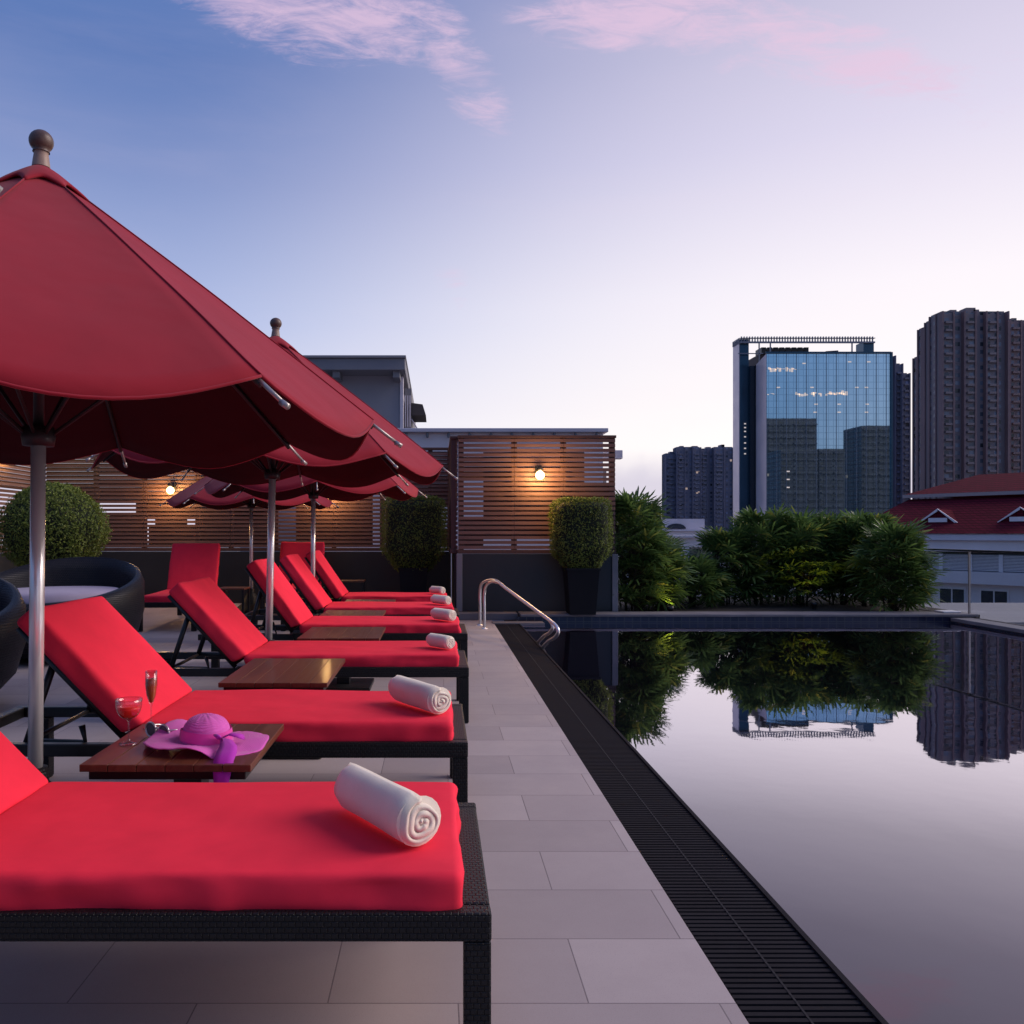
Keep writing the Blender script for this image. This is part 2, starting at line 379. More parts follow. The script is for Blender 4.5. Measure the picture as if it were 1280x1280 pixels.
def P(px, py, d): return Vector(((px - VX) * d / FPX, d, CH + (VY - py) * d / FPX))
def PX(px, d): return (px - VX) * d / FPX
def PZ(py, d): return CH + (VY - py) * d / FPX

def stops(a, b, r, n, k=4):
    e = [a + r * (1 - math.cos(PI / 2 * i / k)) for i in range(k)] ; f = [b - (x - a) for x in reversed(e)]
    mid = [a + r + (b - a - 2 * r) * i / n for i in range(n + 1)]
    return e + mid + f
def rbox(mb, x0, x1, y0, y1, z0, z1, r, nx=20, ny=8, nz=2, disp=None):
    """a soft rounded box"""
    ax = [stops(x0, x1, r, nx), stops(y0, y1, r, ny), stops(z0, z1, min(r, (z1 - z0) * .49), nz)]
    lo = Vector((x0, y0, z0)); hi = Vector((x1, y1, z1)); vs = []; idx = {}; fs = []
    def vert(p):
        key = tuple(round(c, 6) for c in p)
        if key in idx: return idx[key]
        rr = min(r, (z1 - z0) * .49)
        q = Vector((min(max(p[0], x0 + r), x1 - r), min(max(p[1], y0 + r), y1 - r), min(max(p[2], z0 + rr), z1 - rr)))
        d = Vector(p) - q
        if d.length > 1e-9:
            v = q + Vector((d.normalized().x * r, d.normalized().y * r, d.normalized().z * rr))
            nn = d.normalized()
        else: v = Vector(p); nn = Vector((0, 0, 1))
        if disp: v = disp(v, nn)
        idx[key] = len(vs); vs.append(v); return idx[key]
    for a in range(3):
        b, c = (a + 1) % 3, (a + 2) % 3
        for side in (0, 1):
            val = ax[a][0] if side == 0 else ax[a][-1]
            for i in range(len(ax[b]) - 1):
                for j in range(len(ax[c]) - 1):
                    q = []
                    for (ii, jj) in ((i, j), (i + 1, j), (i + 1, j + 1), (i, j + 1)):
                        p = [0, 0, 0]; p[a] = val; p[b] = ax[b][ii]; p[c] = ax[c][jj]; q.append(vert(p))
                    if side == 0: q.reverse()
                    fs.append(q)
    mb.add(vs, fs, True); return mb

# ------------------------------------------------------------------ the setting
DX, GX0, GX1, PXR, PYF = -6.4, .688, .981, 6.3, 10.2
struct(MB().box(DX, GX0, -4, 13.0, -.30, 0).build('pool_deck', 'deck'))
struct(MB().box(GX0 - .0, GX1 + .006, -4, PYF, -.30, -.045).build('gutter_channel', 'channel'))
struct(MB().box(GX1 + .012, PXR, -4, PYF, -.30, -.012).build('water', 'water'))
struct(MB().box(-600, 900, -700, 2600, -18.2, -18).build('ground', 'ground'))
# drain grate: cross bars on two long rails
g = MB()
y = -1.0
while y < PYF - .02:
    g.box(GX0 + .004, GX1 - .004, y, y + .0145, -.020, -.002); y += .0235
gr = thing('drain_grate', 'long black slatted drain grate between the deck tiles and the pool', 'drain grate', (0, 0, 0))
g.build('grate_bars', 'grate', gr)
g = MB(); g.box(.825, .835, -1, PYF, -.032, -.0205)
g.box(.8275, .8325, -1, PYF, -.0205, -.0008)
g.build('centre_rail', plain('worn_grate_rail', (.035, .033, .036), .7, spec=.05), gr)
MB().box(GX1 - .003, GX1 + .012, -1, PYF, -.06, .004).build('pool_lip', 'grate', gr)
# far pool wall, coping and the raised planter
struct(MB().box(GX0 + .30, PXR + .30, PYF, PYF + .06, -.3, .058).build('pool_tile_band', 'pooltile'))
struct(MB().box(GX0 + .34, PXR + .34, PYF - .012, PYF + .36, .060, .092, .006).build('far_coping', 'coping'))
struct(MB().box(PXR + .001, PXR + .05, -4, PYF - .001, -.3, .005).build('side_tile_band', 'pooltile'))
struct(MB().box(PXR - .012, PXR + .32, -4, PYF - .014, .007, .05, .006).build('side_coping', 'coping'))
struct(MB().box(GX0 + .38, 6.9, PYF + .37, 13.6, -.3, .05).build('planter_bed', 'soil'))
struct(MB().box(-.2, GX0 + .32, PYF + .16, PYF + .56, 0.002, .085, .006).build('deck_step', 'coping'))
struct(MB().box(GX0 - .02, GX0 + .6, PYF - .26, PYF - .04, -.03, .012, .004).build('corner_step', 'coping'))
struct(MB().box(PXR + .62, 16, PYF + .4, 13.6, -.9, -.05).build('lower_terrace', 'concrete'))
struct(MB().box(DX - .2, 6.85, -4.2, 13.7, -18, -.31).build('hotel_block', 'greywall'))
tag(MB().box(6.30, 6.52, 10.34, 10.54, .0935, .112, .006).build('skimmer_lid', 'lid'), 'square white plastic lid on the coping at the far pool corner', 'skimmer lid')

# ------------------------------------------------------------------ fences
def slat_fence(name, label, x0, x1, y, z0, z1, posts, pitch=.062, hh=.040, blanks=(), mat='slat', side=False, group=None):
    t = thing(name, label, 'fence', (x0, y, 0), PI / 2 if side else 0, group)
    L = x1 - x0; s = MB(); z = z0 + .01; k = 0
    while z + hh < z1:
        cuts = [0] + [p - x0 for p in posts if x0 + .2 < p < x1 - .2] + [L]
        for a, b in zip(cuts[:-1], cuts[1:]):
            j = random.uniform(-.0025, .0025)
            s.box(a + .002, b - .002, j, j + .018, z + random.uniform(-.002, .002), z + hh)
        z += pitch; k += 1
    s.build('slat_panel', mat, t)
    for p in posts:
        MB().box(p - x0 - .035, p - x0 + .035, .022, .09, z0 - .02, z1 + .01, .004).build('post', 'post', t)
    MB().box(-.01, L + .01, -.012, .10, z1, z1 + .035, .004).build('top_cap', 'post', t)
    MB().box(-.01, L + .01, -.012, .10, z0 - .05, z0 - .002, .004).build('bottom_rail', 'post', t)
    # backing slats close the gaps of some stretches
    for (a, b, za, zb) in blanks:
        q = MB(); z = z0 + .01 + hh - .008
        while z + .034 < z1:
            if za <= z <= zb: q.box(a - x0, b - x0, .095, .110, z, z + .034)
            z += pitch
        q.build('backing_slats', mat, t)
    return t
FB = 12.9
lft = slat_fence('slat_fence', 'long reddish brown slat fence behind the far umbrellas and loungers', -6.2, .24, FB, .86, 2.38,
    [-6.16, -5.3, -4.55, -3.72, -3.2, -2.5, -1.6, -.85, -.1, .2], blanks=((-6.1, -5.3, 1.2, 2.4), (-5.3, -4.6, 1.55, 2.4), (-5.3, -4.6, .8, 1.36), (-4.6, -3.75, 1.50, 2.4), (-4.4, -3.9, 1.2, 1.42), (-4.5, -3.75, .8, 1.2), (-3.7, -2.55, .8, 1.42), (-4.7, -2.7, 1.30, 1.62), (-3.7, -2.9, 1.5, 2.4), (-2.2, -1.0, .8, 2.4), (-.85, .24, 1.50, 2.4), (-.3, .24, .8, 1.1)))
MB().box(0, 6.42, -.02, .10, 0, .80, .004).build('base_panel', 'dark_panel', lft)
rgt = slat_fence('slat_fence', 'brown slat screen lit by the wall lamp, beside the palms', .275, 2.28, 10.62, .875, 2.30,
    [.31, .99, 1.62, 2.245], blanks=((.60, 1.9, 1.0, 2.12), (.31, .60, .9, 1.25), (1.9, 2.24, .9, 1.7), (.31, .99, 1.75, 2.05)))
MB().box(0, 2.0, -.02, .06, .088, .822, .004).build('base_panel', 'dark_panel', rgt)
MB().box(-.025, .05, -.045, -.024, .088, .822, .004).build('corner_trim', 'greyfascia', rgt)
MB().box(1.955, 2.03, -.045, -.024, .088, .822, .004).build('corner_trim', 'greyfascia', rgt)
# side return and left hand fence
MB_ret = slat_fence('slat_fence', 'short dark return of the slat screen running back to the long fence', 0, 2.18, 0, .875, 2.30, [.05, 1.1, 2.1], mat='slat')
MB_ret.location = (.27, 10.72, 0); MB_ret.rotation_euler = (0, 0, PI / 2)
MB().box(0, 2.15, -.001, .04, 0, .82, .004).build('base_panel', 'dark_panel', MB_ret)
ls = slat_fence('slat_fence', 'slat fence on the far left running towards the camera', 0, 9.0, 0, .86, 2.38, [.1, 1.4, 2.8, 4.2, 5.6, 7.0, 8.9], blanks=((5.2, 7.0, .9, 2.4), (2.8, 4.2, 1.5, 2.4), (0, 2.8, 1.75, 2.4), (0, .5, .8, 1.4)), mat='slat')
ls.location = (-6.22, 12.86, 0); ls.rotation_euler = (0, 0, -PI / 2)
MB().box(0, 9.0, -.03, .08, 0, .80, .004).build('base_panel', 'dark_panel', ls)

# wall lamps
def wall_lamp(px, py, d, label, e, col=(1, .55, .2), r=.055):
    x, z = PX(px, d), PZ(py, d)
    t = thing('wall_lamp', label, 'wall lamp', (x, d, z), 0, 'lit wall lamps on the slat fences')
    MB().lathe([(0, r + .035), (.03, r + .035), (.042, r + .02), (.042, r - .004), (0, r - .004)], 16).build('lamp_cap', 'black_metal', t)
    MB().box(-.012, .012, .03, .15, r, r + .022, .002).box(-.045, .045, .13, .15, r - .06, r + .07, .004).build('bracket', 'black_metal', t)
    MB().lathe([(.001, -r), (r * .5, -r * .87), (r * .87, -r * .5), (r, 0), (r * .87, r * .5), (r * .5, r * .87), (.001, r)], 16).build('globe', 'bulb', t)
    l = bpy.data.lights.new('lamp_light', 'POINT'); l.energy = e; l.color = col; l.shadow_soft_size = .07
    lo = bpy.data.objects.new('lamp_light', l); C.objects.link(lo); lo.parent = t; lo.location = (0, -.075, -.01)
    return t
wall_lamp(675, 594, 10.62 - .14, 'glowing globe lamp on the slat screen above the pool handrail', 38)
wall_lamp(213, 613, FB - .14, 'glowing globe lamp on the long fence, left of the farthest umbrella', 32)
wall_lamp(407, 612, FB - .14, 'globe lamp on the long fence hidden behind the third umbrella', 32)
l3 = wall_lamp(5, 571, 11.7, 'dim yellow globe lamp at the left edge on the left hand slat fence', 7, (1, .62, .12), .035)
l3.rotation_euler = (0, 0, PI / 2)

# ------------------------------------------------------------------ umbrellas
def umbrella(label, x, y, zap, ztip, rtip, phi, lean=(0, 0), zbase=.27, pole_r=.024):
    t = thing('patio_umbrella', label, 'umbrella', (x, y, 0), 0, 'crimson umbrellas standing between the loungers')
    t.rotation_euler = (lean[0], lean[1], 0)
    N = 8; a0 = R(phi)
    def rib(r):                                                     # slightly bowed ribs
        f = r / rtip; return zap + (ztip - zap) * f + .012 * math.sin(PI * f)
    vs = []; fs = []; nu, nv = 14, 18; grid = {}
    rin = .03
    for g in range(N):
        A = a0 + g * 2 * PI / N; B = A + 2 * PI / N
        for i in range(nu + (1 if False else 0)):
            u = i / nu
            vm = .930 + .058 * (math.sin(PI * u) ** 1.15 if u > 0 else 0)
            for j in range(nv + 1):
                v = j / nv; f = v * vm; r = rin + (rtip - rin) * f
                pa = Vector((math.cos(A) * r, math.sin(A) * r, rib(r))); pb = Vector((math.cos(B) * r, math.sin(B) * r, rib(r)))
                p = pa.lerp(pb, u)
                s_ = math.sin(PI * u)
                p.z -= .020 * s_ * f                                # cloth sags between ribs
                hang = max(0, f - .86) * s_; p.z -= hang * .20
                ridge = max(0, 1 - min(u, 1 - u) * nu * .9); p.z += .003 * ridge
                p.z += .006 * noise.noise(Vector((p.x * 4 + x, p.y * 4 + y, g))) * f
                grid[(g, i, j)] = len(vs); vs.append(p)
    for g in range(N):
        for i in range(nu):
            g2, i2 = (g, i + 1) if i + 1 < nu else ((g + 1) % N, 0)
            for j in range(nv): fs.append((grid[g, i, j], grid[g, i, j + 1], grid[g2, i2, j + 1], grid[g2, i2, j]))
    can = MB().add(vs, fs, True).build('canopy', 'canopy', t)
    so = can.modifiers.new('thickness', 'SOLIDIFY'); so.thickness = .005; so.offset = -1; can.data.materials.append(M['canopy_shade']); so.material_offset = 1  # inner face takes the darker cloth, its shade painted in
    # stitched hem and seams
    hem = MB(); sm_ = MB()
    for g in range(N):
        pts = [vs[grid[g, i, nv]] for i in range(nu)] + [vs[grid[(g + 1) % N, 0, nv]]]
        hem.tube([p + Vector((0, 0, -.002)) for p in pts], .0045, 6)
        sm_.tube([vs[grid[g, 0, j]] + Vector((0, 0, .002)) for j in range(2, nv + 1)], .0028, 6)
    hem.build('hem', 'canopy', can); sm_.build('seams', 'canopy', can)
    # vent cap with scalloped edge
    vs = []; fs = []; grid = {}; nu2, nv2 = 10, 6
    for g in range(N):
        A = a0 + g * 2 * PI / N; B = A + 2 * PI / N
        for i in range(nu2):
            u = i / nu2; s_ = math.sin(PI * u); vm = 1 - .30 * s_ ** .8
            for j in range(nv2 + 1):
                r = .022 + .145 * (j / nv2) * vm
                p = Vector((math.cos(A) * r, math.sin(A) * r, 0)).lerp(Vector((math.cos(B) * r, math.sin(B) * r, 0)), u)
                p.z = rib(r * .93) + .016 + .012 * s_ * (j / nv2) - .018 * (j / nv2) ** 3
                grid[(g, i, j)] = len(vs); vs.append(p)
    for g in range(N):
        for i in range(nu2):
            g2, i2 = (g, i + 1) if i + 1 < nu2 else ((g + 1) % N, 0)
            for j in range(nv2): fs.append((grid[g, i, j], grid[g, i, j + 1], grid[g2, i2, j + 1], grid[g2, i2, j]))
    cap = MB().add(vs, fs, True).build('vent_cap', 'canopy', t)
    so = cap.modifiers.new('thickness', 'SOLIDIFY'); so.thickness = .007; so.offset = -1
    zc = zap + .018
    MB().lathe([(.030, zc - .02), (.026, zc + .01), (.023, zc + .03), (.026, zc + .035), (.001, zc + .036)], 20).build('finial_neck', 'finialneck', t)
    fn = MB(); fr = .040
    fn.lathe([(.028, zc + .033)] + [(fr * math.sin(a), zc + .070 - fr * math.cos(a) * .95) for a in [R(d) for d in range(40, 180, 14)]] + [(.001, zc + .070 + fr * .95)], 24).build('finial', 'bronze', t)
    pz = ztip - .02
    MB().tube([(0, 0, zbase - .02), (0, 0, pz)], pole_r, 20).build('pole', 'pole', t)
    MB().tube([(0, 0, pz), (0, 0, zap + .02)], pole_r * .75, 12).build('upper_pole', 'darkrib', t)
    MB().lathe([(pole_r + .001, pz - .03), (.05, pz - .03), (.055, pz), (.05, pz + .035), (pole_r, pz + .035)], 16).build('runner', 'darkrib', t)
    MB().lathe([(.018, zap - .10), (.045, zap - .10), (.045, zap - .04), (.018, zap - .03)], 16).build('hub', 'darkrib', t)
    for g in range(N):
        A = a0 + g * 2 * PI / N; c, s_ = math.cos(A), math.sin(A)
        pts = [(c * r, s_ * r, rib(r) - .022) for r in [.05 + (rtip * .93 - .05) * k / 8 for k in range(9)]]
        rb = MB().tube(pts, .009, 8).build('rib', 'darkrib', t)
        r1 = rtip * .90; MB().tube([(c * r1, s_ * r1, rib(r1) - .014), (c * rtip * 1.0, s_ * rtip * 1.0, rib(rtip) - .010)], .006, 10).tube([(c * rtip * .995, s_ * rtip * .995, rib(rtip) - .008), (c * rtip * 1.015, s_ * rtip * 1.015, rib(rtip) - .022)], .0085, 10).build('rib_end', 'ribmetal', rb)
        r2 = rtip * .5
        MB().tube([(c * .045, s_ * .045, pz + .01), (c * r2, s_ * r2, rib(r2) - .03)], .007, 8).build('strut', 'darkrib', t)
    b = MB(); b.lathe([(.02, zbase + .03), (.040, zbase + .03), (.044, zbase - .02), (.07, zbase - .05), (.12, .14), (.20, .07), (.235, .045), (.24, .004), (.001, .004)], 28)
    b.build('base', 'wicker', t)
    return t
umbrella('crimson umbrella almost wholly past the left edge, only one corner tip showing', -1.39, .06, 2.37, 1.49, 1.24, 0)
umbrella('largest crimson umbrella, nearest whole one, shading the front loungers', -1.378, 2.85, 2.335, 1.43, 1.23, 7.5, (0, R(.55)), .25)
umbrella('second crimson umbrella from the front, its pole rising beside the fourth lounger', -1.150, 5.65, 2.42, 1.50, 1.24, 0, (0, R(1.3)), .33)
umbrella('third crimson umbrella from the front, mostly hidden under the second', -1.315, 8.8, 2.42, 1.50, 1.20, 10, (0, R(.4)), .3)
umbrella('farthest purple-looking crimson umbrella, right of the left wall lamp', -2.52, 11.3, 2.2, 1.47, 1.17, 14, (0, 0), .3)

# ------------------------------------------------------------------ loungers
CZ0, CZ1 = .300, .388
def lounger(label, x, y, ang, rz=0, W=.65, seat=1.14, back=.60, seed=0, group='red cushioned loungers in the front row'):
    """origin: near corner of the cushion's foot end; the body runs to -x"""
    t = thing('sun_lounger', label, 'sun lounger', (x, y, 0), rz, group)
    FW = W + .04; y0, y1 = -.022, W + .022; xe = .058; xh = -seat - .78
    f = MB()
    f.box(-seat - .05, xe, y0, y0 + .045, .262, .320, .006); f.box(-seat - .05, xe, y1 - .045, y1, .262, .320, .006)
    f.box(xe - .062, xe - .001, y0 + .046, y1 - .046, .263, .321, .006)
    f.build('frame', 'wicker', t)
    f = MB(); f.box(xh, -seat - .051, y0 + .003, y0 + .040, .266, .312, .004); f.box(xh, -seat - .051, y1 - .040, y1 - .003, .266, .312, .004)
    f.box(xh + .001, xh + .04, y0 + .041, y1 - .041, .266, .312, .004)
    f.build('head_frame', 'black_metal', t)
    for (lx, ly) in ((xe - .056, y0 + .001), (xe - .056, y1 - .057), (xh + .10, y0 + .004), (xh + .10, y1 - .06)):
        lg = MB().box(lx, lx + .055, ly, ly + .056, .004, .262 if lx > -1 else .266, .004).build('leg', 'wicker', t)
        MB().box(lx + .004, lx + .051, ly + .004, ly + .052, 0, .0038).build('foot_pad', 'rubber', lg)
    f = MB()                                                          # slats that carry the cushion
    k = -.10
    while k > -seat: f.box(k - .05, k, y0 + .047, y1 - .047, .280, .292); k -= .12
    f.build('seat_slats', 'black_metal', t)
    # seat cushion
    so = Vector((seed * 3.1, seed * 1.7, 0))
    def dsp(v, n):
        w_ = noise.noise(Vector((v.x * 2.2, v.y * 2.2, v.z * 3)) + so) * .006
        side = 1 - abs(n.z)
        w_ += side * noise.noise(Vector((v.x * 6, v.y * 6, v.z * 18)) + so) * .015
        w_ += side * max(0, noise.noise(Vector((v.x * 14, v.y * 14, v.z * 9)) + so)) * .012
        v = v + n * w_
        if v.z < CZ0 + .03: v.z += .010 * noise.noise(Vector((v.x * 7, v.y * 7, 4)) + so)
        return v
    sc_ = rbox(MB(), -seat, 0, 0, W, CZ0, CZ1, .019, 44, 14, 4, dsp).build('seat_cushion', 'cushion', t)
    # back cushion, hinged at the seat end
    a = R(ang); TH = .088
    ux = Vector((-math.cos(a), 0, math.sin(a))); un = Vector((math.sin(a), 0, math.cos(a)))     # along, outward normal
    hinge = Vector((-seat + .012, 0, CZ1 - .006))
    def place(v):                                                       # v.x along 0..back, v.z 0..TH below face
        return hinge + ux * v.x + Vector((0, v.y, 0)) + un * (v.z - TH)
    tmp = rbox(MB(), 0, back, 0, W, 0, TH, .020, 26, 14, 4, lambda v, n: v + n * (noise.noise(v * 2.5 + so) * .006 + (1 - abs(n.z)) * noise.noise(v * 9 + so) * .008))
    # wedge the lower end so the two cushions touch
    vs = []
    for v in tmp.v:
        v = Vector(v)
        if v.x < .08: v.x += (TH - v.z) * .35 * (1 - v.x / .08)
        vs.append(place(v))
    MB().add(vs, tmp.f, True).build('back_cushion', 'cushion', t)
    # backrest frame and prop
    f = MB()
    for yy in (.03, W - .03):
        f.tube([place(Vector((.0, yy, -.012))), place(Vector((back - .02, yy, -.012)))], .014, 8)
    for s_ in (.02, .2, .38, back - .03):
        f.tube([place(Vector((s_, .03, -.014))), place(Vector((s_, W - .03, -.014)))], .010, 8)
    f.build('backrest_frame', 'black_metal', t)
    f = MB()
    for yy in (.05, W - .05):
        p = place(Vector((.40, yy, -.02))); f.tube([p, (p.x - .10, yy, .30)], .015, 8)
        q = place(Vector((.22, yy, -.02))); f.tube([(p.x - .10, yy, .305), (p.x + .12, yy, .30), (q.x - .02, yy, q.z - .1)], .013, 8)
    f.tube([(p.x - .10, .05, .302), (p.x - .10, W - .05, .302)], .010, 8)
    f.build('prop', 'black_metal', t)
    return t
G2 = 'red cushioned loungers in the back row'
lounger('nearest red cushioned lounger, its wicker foot end in the foreground', .052, 1.685, 46, seed=1)
lounger('second red lounger from the front, behind the table with the purple hat', .056, 3.05, 46, seed=2)
lounger('third red lounger from the front with a small towel at its foot', .125, 4.75, 47, seed=3, seat=1.22, back=.58)
lounger('fourth red lounger from the front, behind the second umbrella pole', .178, 6.36, 54, seed=4, seat=1.22, back=.62)
lounger('fifth red lounger from the front, small towel at its foot', .155, 7.82, 54, seed=5, seat=1.22, back=.62)
lounger('farthest red lounger of the front row, beside the third umbrella pole', .112, 9.22, 55, seed=6, seat=1.16, back=.62)
# the back row faces the pool's near end: feet towards the camera
lounger('red lounger seen head on between the daybed and the front row', PX(224, 10.6), 9.2, 62, -PI / 2 + R(4), seed=7, seat=1.15, back=.66, group=G2, W=.60)
lounger('red lounger by the far fence, only its head showing above the front row', PX(350, 11.9), 10.7, 62, -PI / 2, seed=8, seat=1.0, back=.66, group=G2, W=.62)

# ------------------------------------------------------------------ rolled towels
def towel(label, x, y, z, ang, L, r, seed=0):
    """axis from the near (spiral) end at the origin going back along ang"""
    t = thing('rolled_towel', label, 'towel', (x, y, z), ang, 'white towels rolled up on the loungers')
    turns = 3.4; n = 120; th = r / (turns + .35)
    vs = []; fs = []; nl = 10
    prof = []
    for i in range(n + 1):
        a = 2 * PI * turns * i / n
        rr = th * .35 + th * (a / (2 * PI))
        sq = 1 + .05 * math.sin(3 * a + seed) + .05 * noise.noise(Vector((a * .7, seed, 0)))
        prof.append((rr * sq * math.cos(a - 1.0), rr * sq * math.sin(a - 1.0)))
    rmax = max(math.hypot(*p) for p in prof)
    prof = [(p[0] / rmax * r, p[1] / rmax * r * .94) for p in prof]
    th2 = th * .86 * r / rmax
    inner = []
    for i, (px_, py_) in enumerate(prof):
        d = math.hypot(px_, py_); inner.append((px_ * (1 - min(.85, th2 / d)), py_ * (1 - min(.85, th2 / d))))
    ring = prof + inner[::-1]; m_ = len(ring)
    for k in range(nl + 1):
        s_ = k / nl
        for (q, (a_, b_)) in enumerate(ring):
            bul = 1 + .03 * noise.noise(Vector((s_ * 3, a_ * 30, b_ * 30 + seed))) - .16 * max(0, (abs(s_ - .5) - .42) / .08) ** 2 * (.3 + .7 * (q < n * 1.0 and q > n * .7))
            xoff = .006 * noise.noise(Vector((q * .15, seed, k and 5))) * (1 if k in (0, nl) else 0)
            vs.append((s_ * L + xoff, a_ * bul, b_ * bul + r * .93))
    for k in range(nl):
        for q in range(m_):
            q2 = (q + 1) % m_; fs.append((k * m_ + q, (k + 1) * m_ + q, (k + 1) * m_ + q2, k * m_ + q2))
    for i in range(n):
        a0_, a1_, b1_, b0_ = i, i + 1, m_ - 2 - i, m_ - 1 - i
        fs.append((a0_, a1_, b1_, b0_)); o = nl * m_; fs.append((o + b0_, o + b1_, o + a1_, o + a0_))
    MB().add(vs, fs, True).build('roll', 'terry', t)
    # core disc of softly gathered cloth behind the spiral
    c = MB(); k2 = 20; vv = [(.008, 0, r * .93)]; 
    for q in range(k2): vv.append((.016, .9 * r * math.cos(2 * PI * q / k2), r * .93 + .85 * r * math.sin(2 * PI * q / k2)))
    c.add(vv, [(0, (q + 1) % k2 + 1, q + 1) for q in range(k2)], True)
    c.build('inner_fold', 'terry', t)
    return t
TZ = CZ1 + .002
towel('biggest rolled white towel, on the nearest lounger', -.03, 1.815, TZ - .002, R(124), .33, .065, 1)
towel('rolled white towel on the second lounger, behind the purple hat table', .018, 3.15, TZ - .002, R(122), .34, .061, 2)
towel('small rolled towel on the third lounger from the front', .085, 4.93, TZ, R(128), .20, .046, 3)
towel('small rolled towel on the fourth lounger, behind the third one', .128, 6.50, TZ, R(128), .24, .052, 4)
towel('small rolled towel on the fifth lounger', .115, 7.98, TZ, R(128), .24, .050, 5)
towel('smallest rolled towel, on the farthest lounger of the front row', .075, 9.40, TZ, R(128), .22, .048, 6)

# ------------------------------------------------------------------ side tables
def side_table(label, x0, x1, y0, y1, z=.405, group='low wooden side tables between the loungers'):
    t = thing('side_table', label, 'side table', ((x0 + x1) / 2, (y0 + y1) / 2, 0), 0, group)
    hx, hy = (x1 - x0) / 2, (y1 - y0) / 2; m = MB(); n = 5; wd = 2 * hx / n
    nb = 6; bw = 2 * hx / nb
    for k in range(nb): m.box(-hx + k * bw + .0008, -hx + (k + 1) * bw - .0008, -hy, hy, z - .022 + random.uniform(0, .0006), z - random.uniform(0, .0008), .0022)
    m.build('table_top', 'tablewood', t)
    MB().box(-hx + .02, hx - .02, -hy + .02, hy - .02, z - .05, z - .0225, .003).build('apron', 'black_metal', t)
    MB().box(-.045, .045, -.045, .045, .03, z - .051, .003).build('pedestal', 'black_metal', t)
    MB().box(-.2, .2, -.2, .2, .004, .029, .004).build('foot_plate', 'black_metal', t)
    return t
side_table('varnished wooden side table holding the purple hat and two glasses', -1.05, -.545, 2.44, 2.97, .402)
side_table('wooden side table between the second and third loungers', -1.0, -.50, 3.80, 4.55, .398)
side_table('wooden side table between the third and fourth loungers', -.93, -.38, 5.52, 6.20, .385)
side_table('wooden side table between the fourth and fifth loungers', -1.02, -.47, 7.06, 7.72, .37)
side_table('farthest wooden side table, beside the last lounger of the front row', -.98, -.45, 8.54, 9.12, .36)
# stools of the back row
def stool(label, x, y, z=.42, w_=.33):
    t = thing('low_table', label, 'low table', (x, y, 0), 0)
    MB().box(-w_ / 2, w_ / 2, -w_ / 2, w_ / 2, z - .02, z, .004).build('table_top', 'tablewood', t)
    for a in (-1, 1):
        for b_ in (-1, 1): MB().box(a * (w_ / 2 - .02) - .012, a * (w_ / 2 - .02) + .012, b_ * (w_ / 2 - .02) - .012, b_ * (w_ / 2 - .02) + .012, 0, z - .021).build('leg', 'black_metal', t)
stool('small dark low table right of the farthest red lounger, against the black wall', PX(440, 11.6), 11.6, .43, .36)
stool('small dark low table beside the head-on red lounger', PX(292, 10.2), 10.2, .42, .34)

# ------------------------------------------------------------------ things on the first table
TT = .402
def glass_coupe():
    x, y = PX(161, 2.68), 2.68
    t = thing('coupe_glass', 'wide coupe glass of red drink on the table left of the hat', 'cocktail glass', (x, y, TT))
    MB().lathe([(.001, .001), (.030, .001), (.031, .003), (.018, .006), (.004, .012), (.003, .02), (.003, .072), (.008, .080)] + [(.010 + .031 * math.sin(R(a)), .083 + .050 * (1 - math.cos(R(a)))) for a in range(10, 91, 10)] + [(.042, .146), (.0405, .146), (.0395, .133)], 28).build('bowl_and_stem', 'crystal', t)
    MB().lathe([(.001, .0795), (.012, .0855)] + [(.009 + .0295 * math.sin(R(a)), .084 + .048 * (1 - math.cos(R(a)))) for a in range(15, 76, 10)] + [(.001, .1196)], 24).build('drink', 'red_drink', t)
def glass_flute():
    x, y = PX(189, 2.90), 2.90
    t = thing('flute_glass', 'tall flute glass of amber drink behind the coupe glass', 'champagne flute', (x, y, TT))
    MB().lathe([(.001, .001), (.027, .001), (.028, .003), (.015, .006), (.004, .012), (.003, .02), (.003, .075), (.008, .09), (.016, .115), (.0205, .15), (.020, .20), (.0188, .20), (.0192, .15)], 24).build('bowl_and_stem', 'crystal', t)
    MB().lathe([(.001, .088), (.007, .093), (.0148, .117), (.0186, .150), (.0186, .172), (.001, .172)], 20).build('drink', 'amber_drink', t)
glass_coupe(); glass_flute()
# sun hat
hx, hy = PX(260, 2.68), 2.66
hat = thing('sun_hat', 'floppy purple straw sun hat with a ribbon, lying on the wooden table', 'hat', (hx, hy, TT + .012), R(-6))
hat.scale = (.90, .90, .95)
vs = []; fs = []; nA, nR = 72, 26
for j in range(nR + 1):
    f = j / nR
    for k in range(nA):
        a = 2 * PI * k / nA
        if f < .40:                                                 # crown
            g = f / .40; rr = .088 * math.sin(g * PI / 2) ** .9; z = .088 * math.cos(g * PI / 2) ** .75 + .006
        else:
            g = (f - .40) / .60; rr = .088 + (.118 + .014 * math.cos(2 * a)) * g
            z = .006 + .004 * math.sin(g * PI) + g ** 1.3 * (.020 * math.sin(3 * a + .6) + .010 * math.sin(5 * a + 2))
            over = max(0, math.cos(a - R(-25))) ** 3                # the side nearest the table edge droops
            z -= .030 * over * g ** 2
            z += .018 * max(0, math.cos(a - PI)) ** 2 * g
            z = max(z, -.010 if rr * math.sin(a) > -.20 else z)
        dn = 1 + .03 * noise.noise(Vector((math.cos(a) * 2, math.sin(a) * 2, f * 3)))
        vs.append((rr * 1.0 * math.cos(a) * dn, rr * .92 * math.sin(a) * dn, z + .003 * noise.noise(Vector((math.cos(a) * 6, math.sin(a) * 6, f * 12)))))
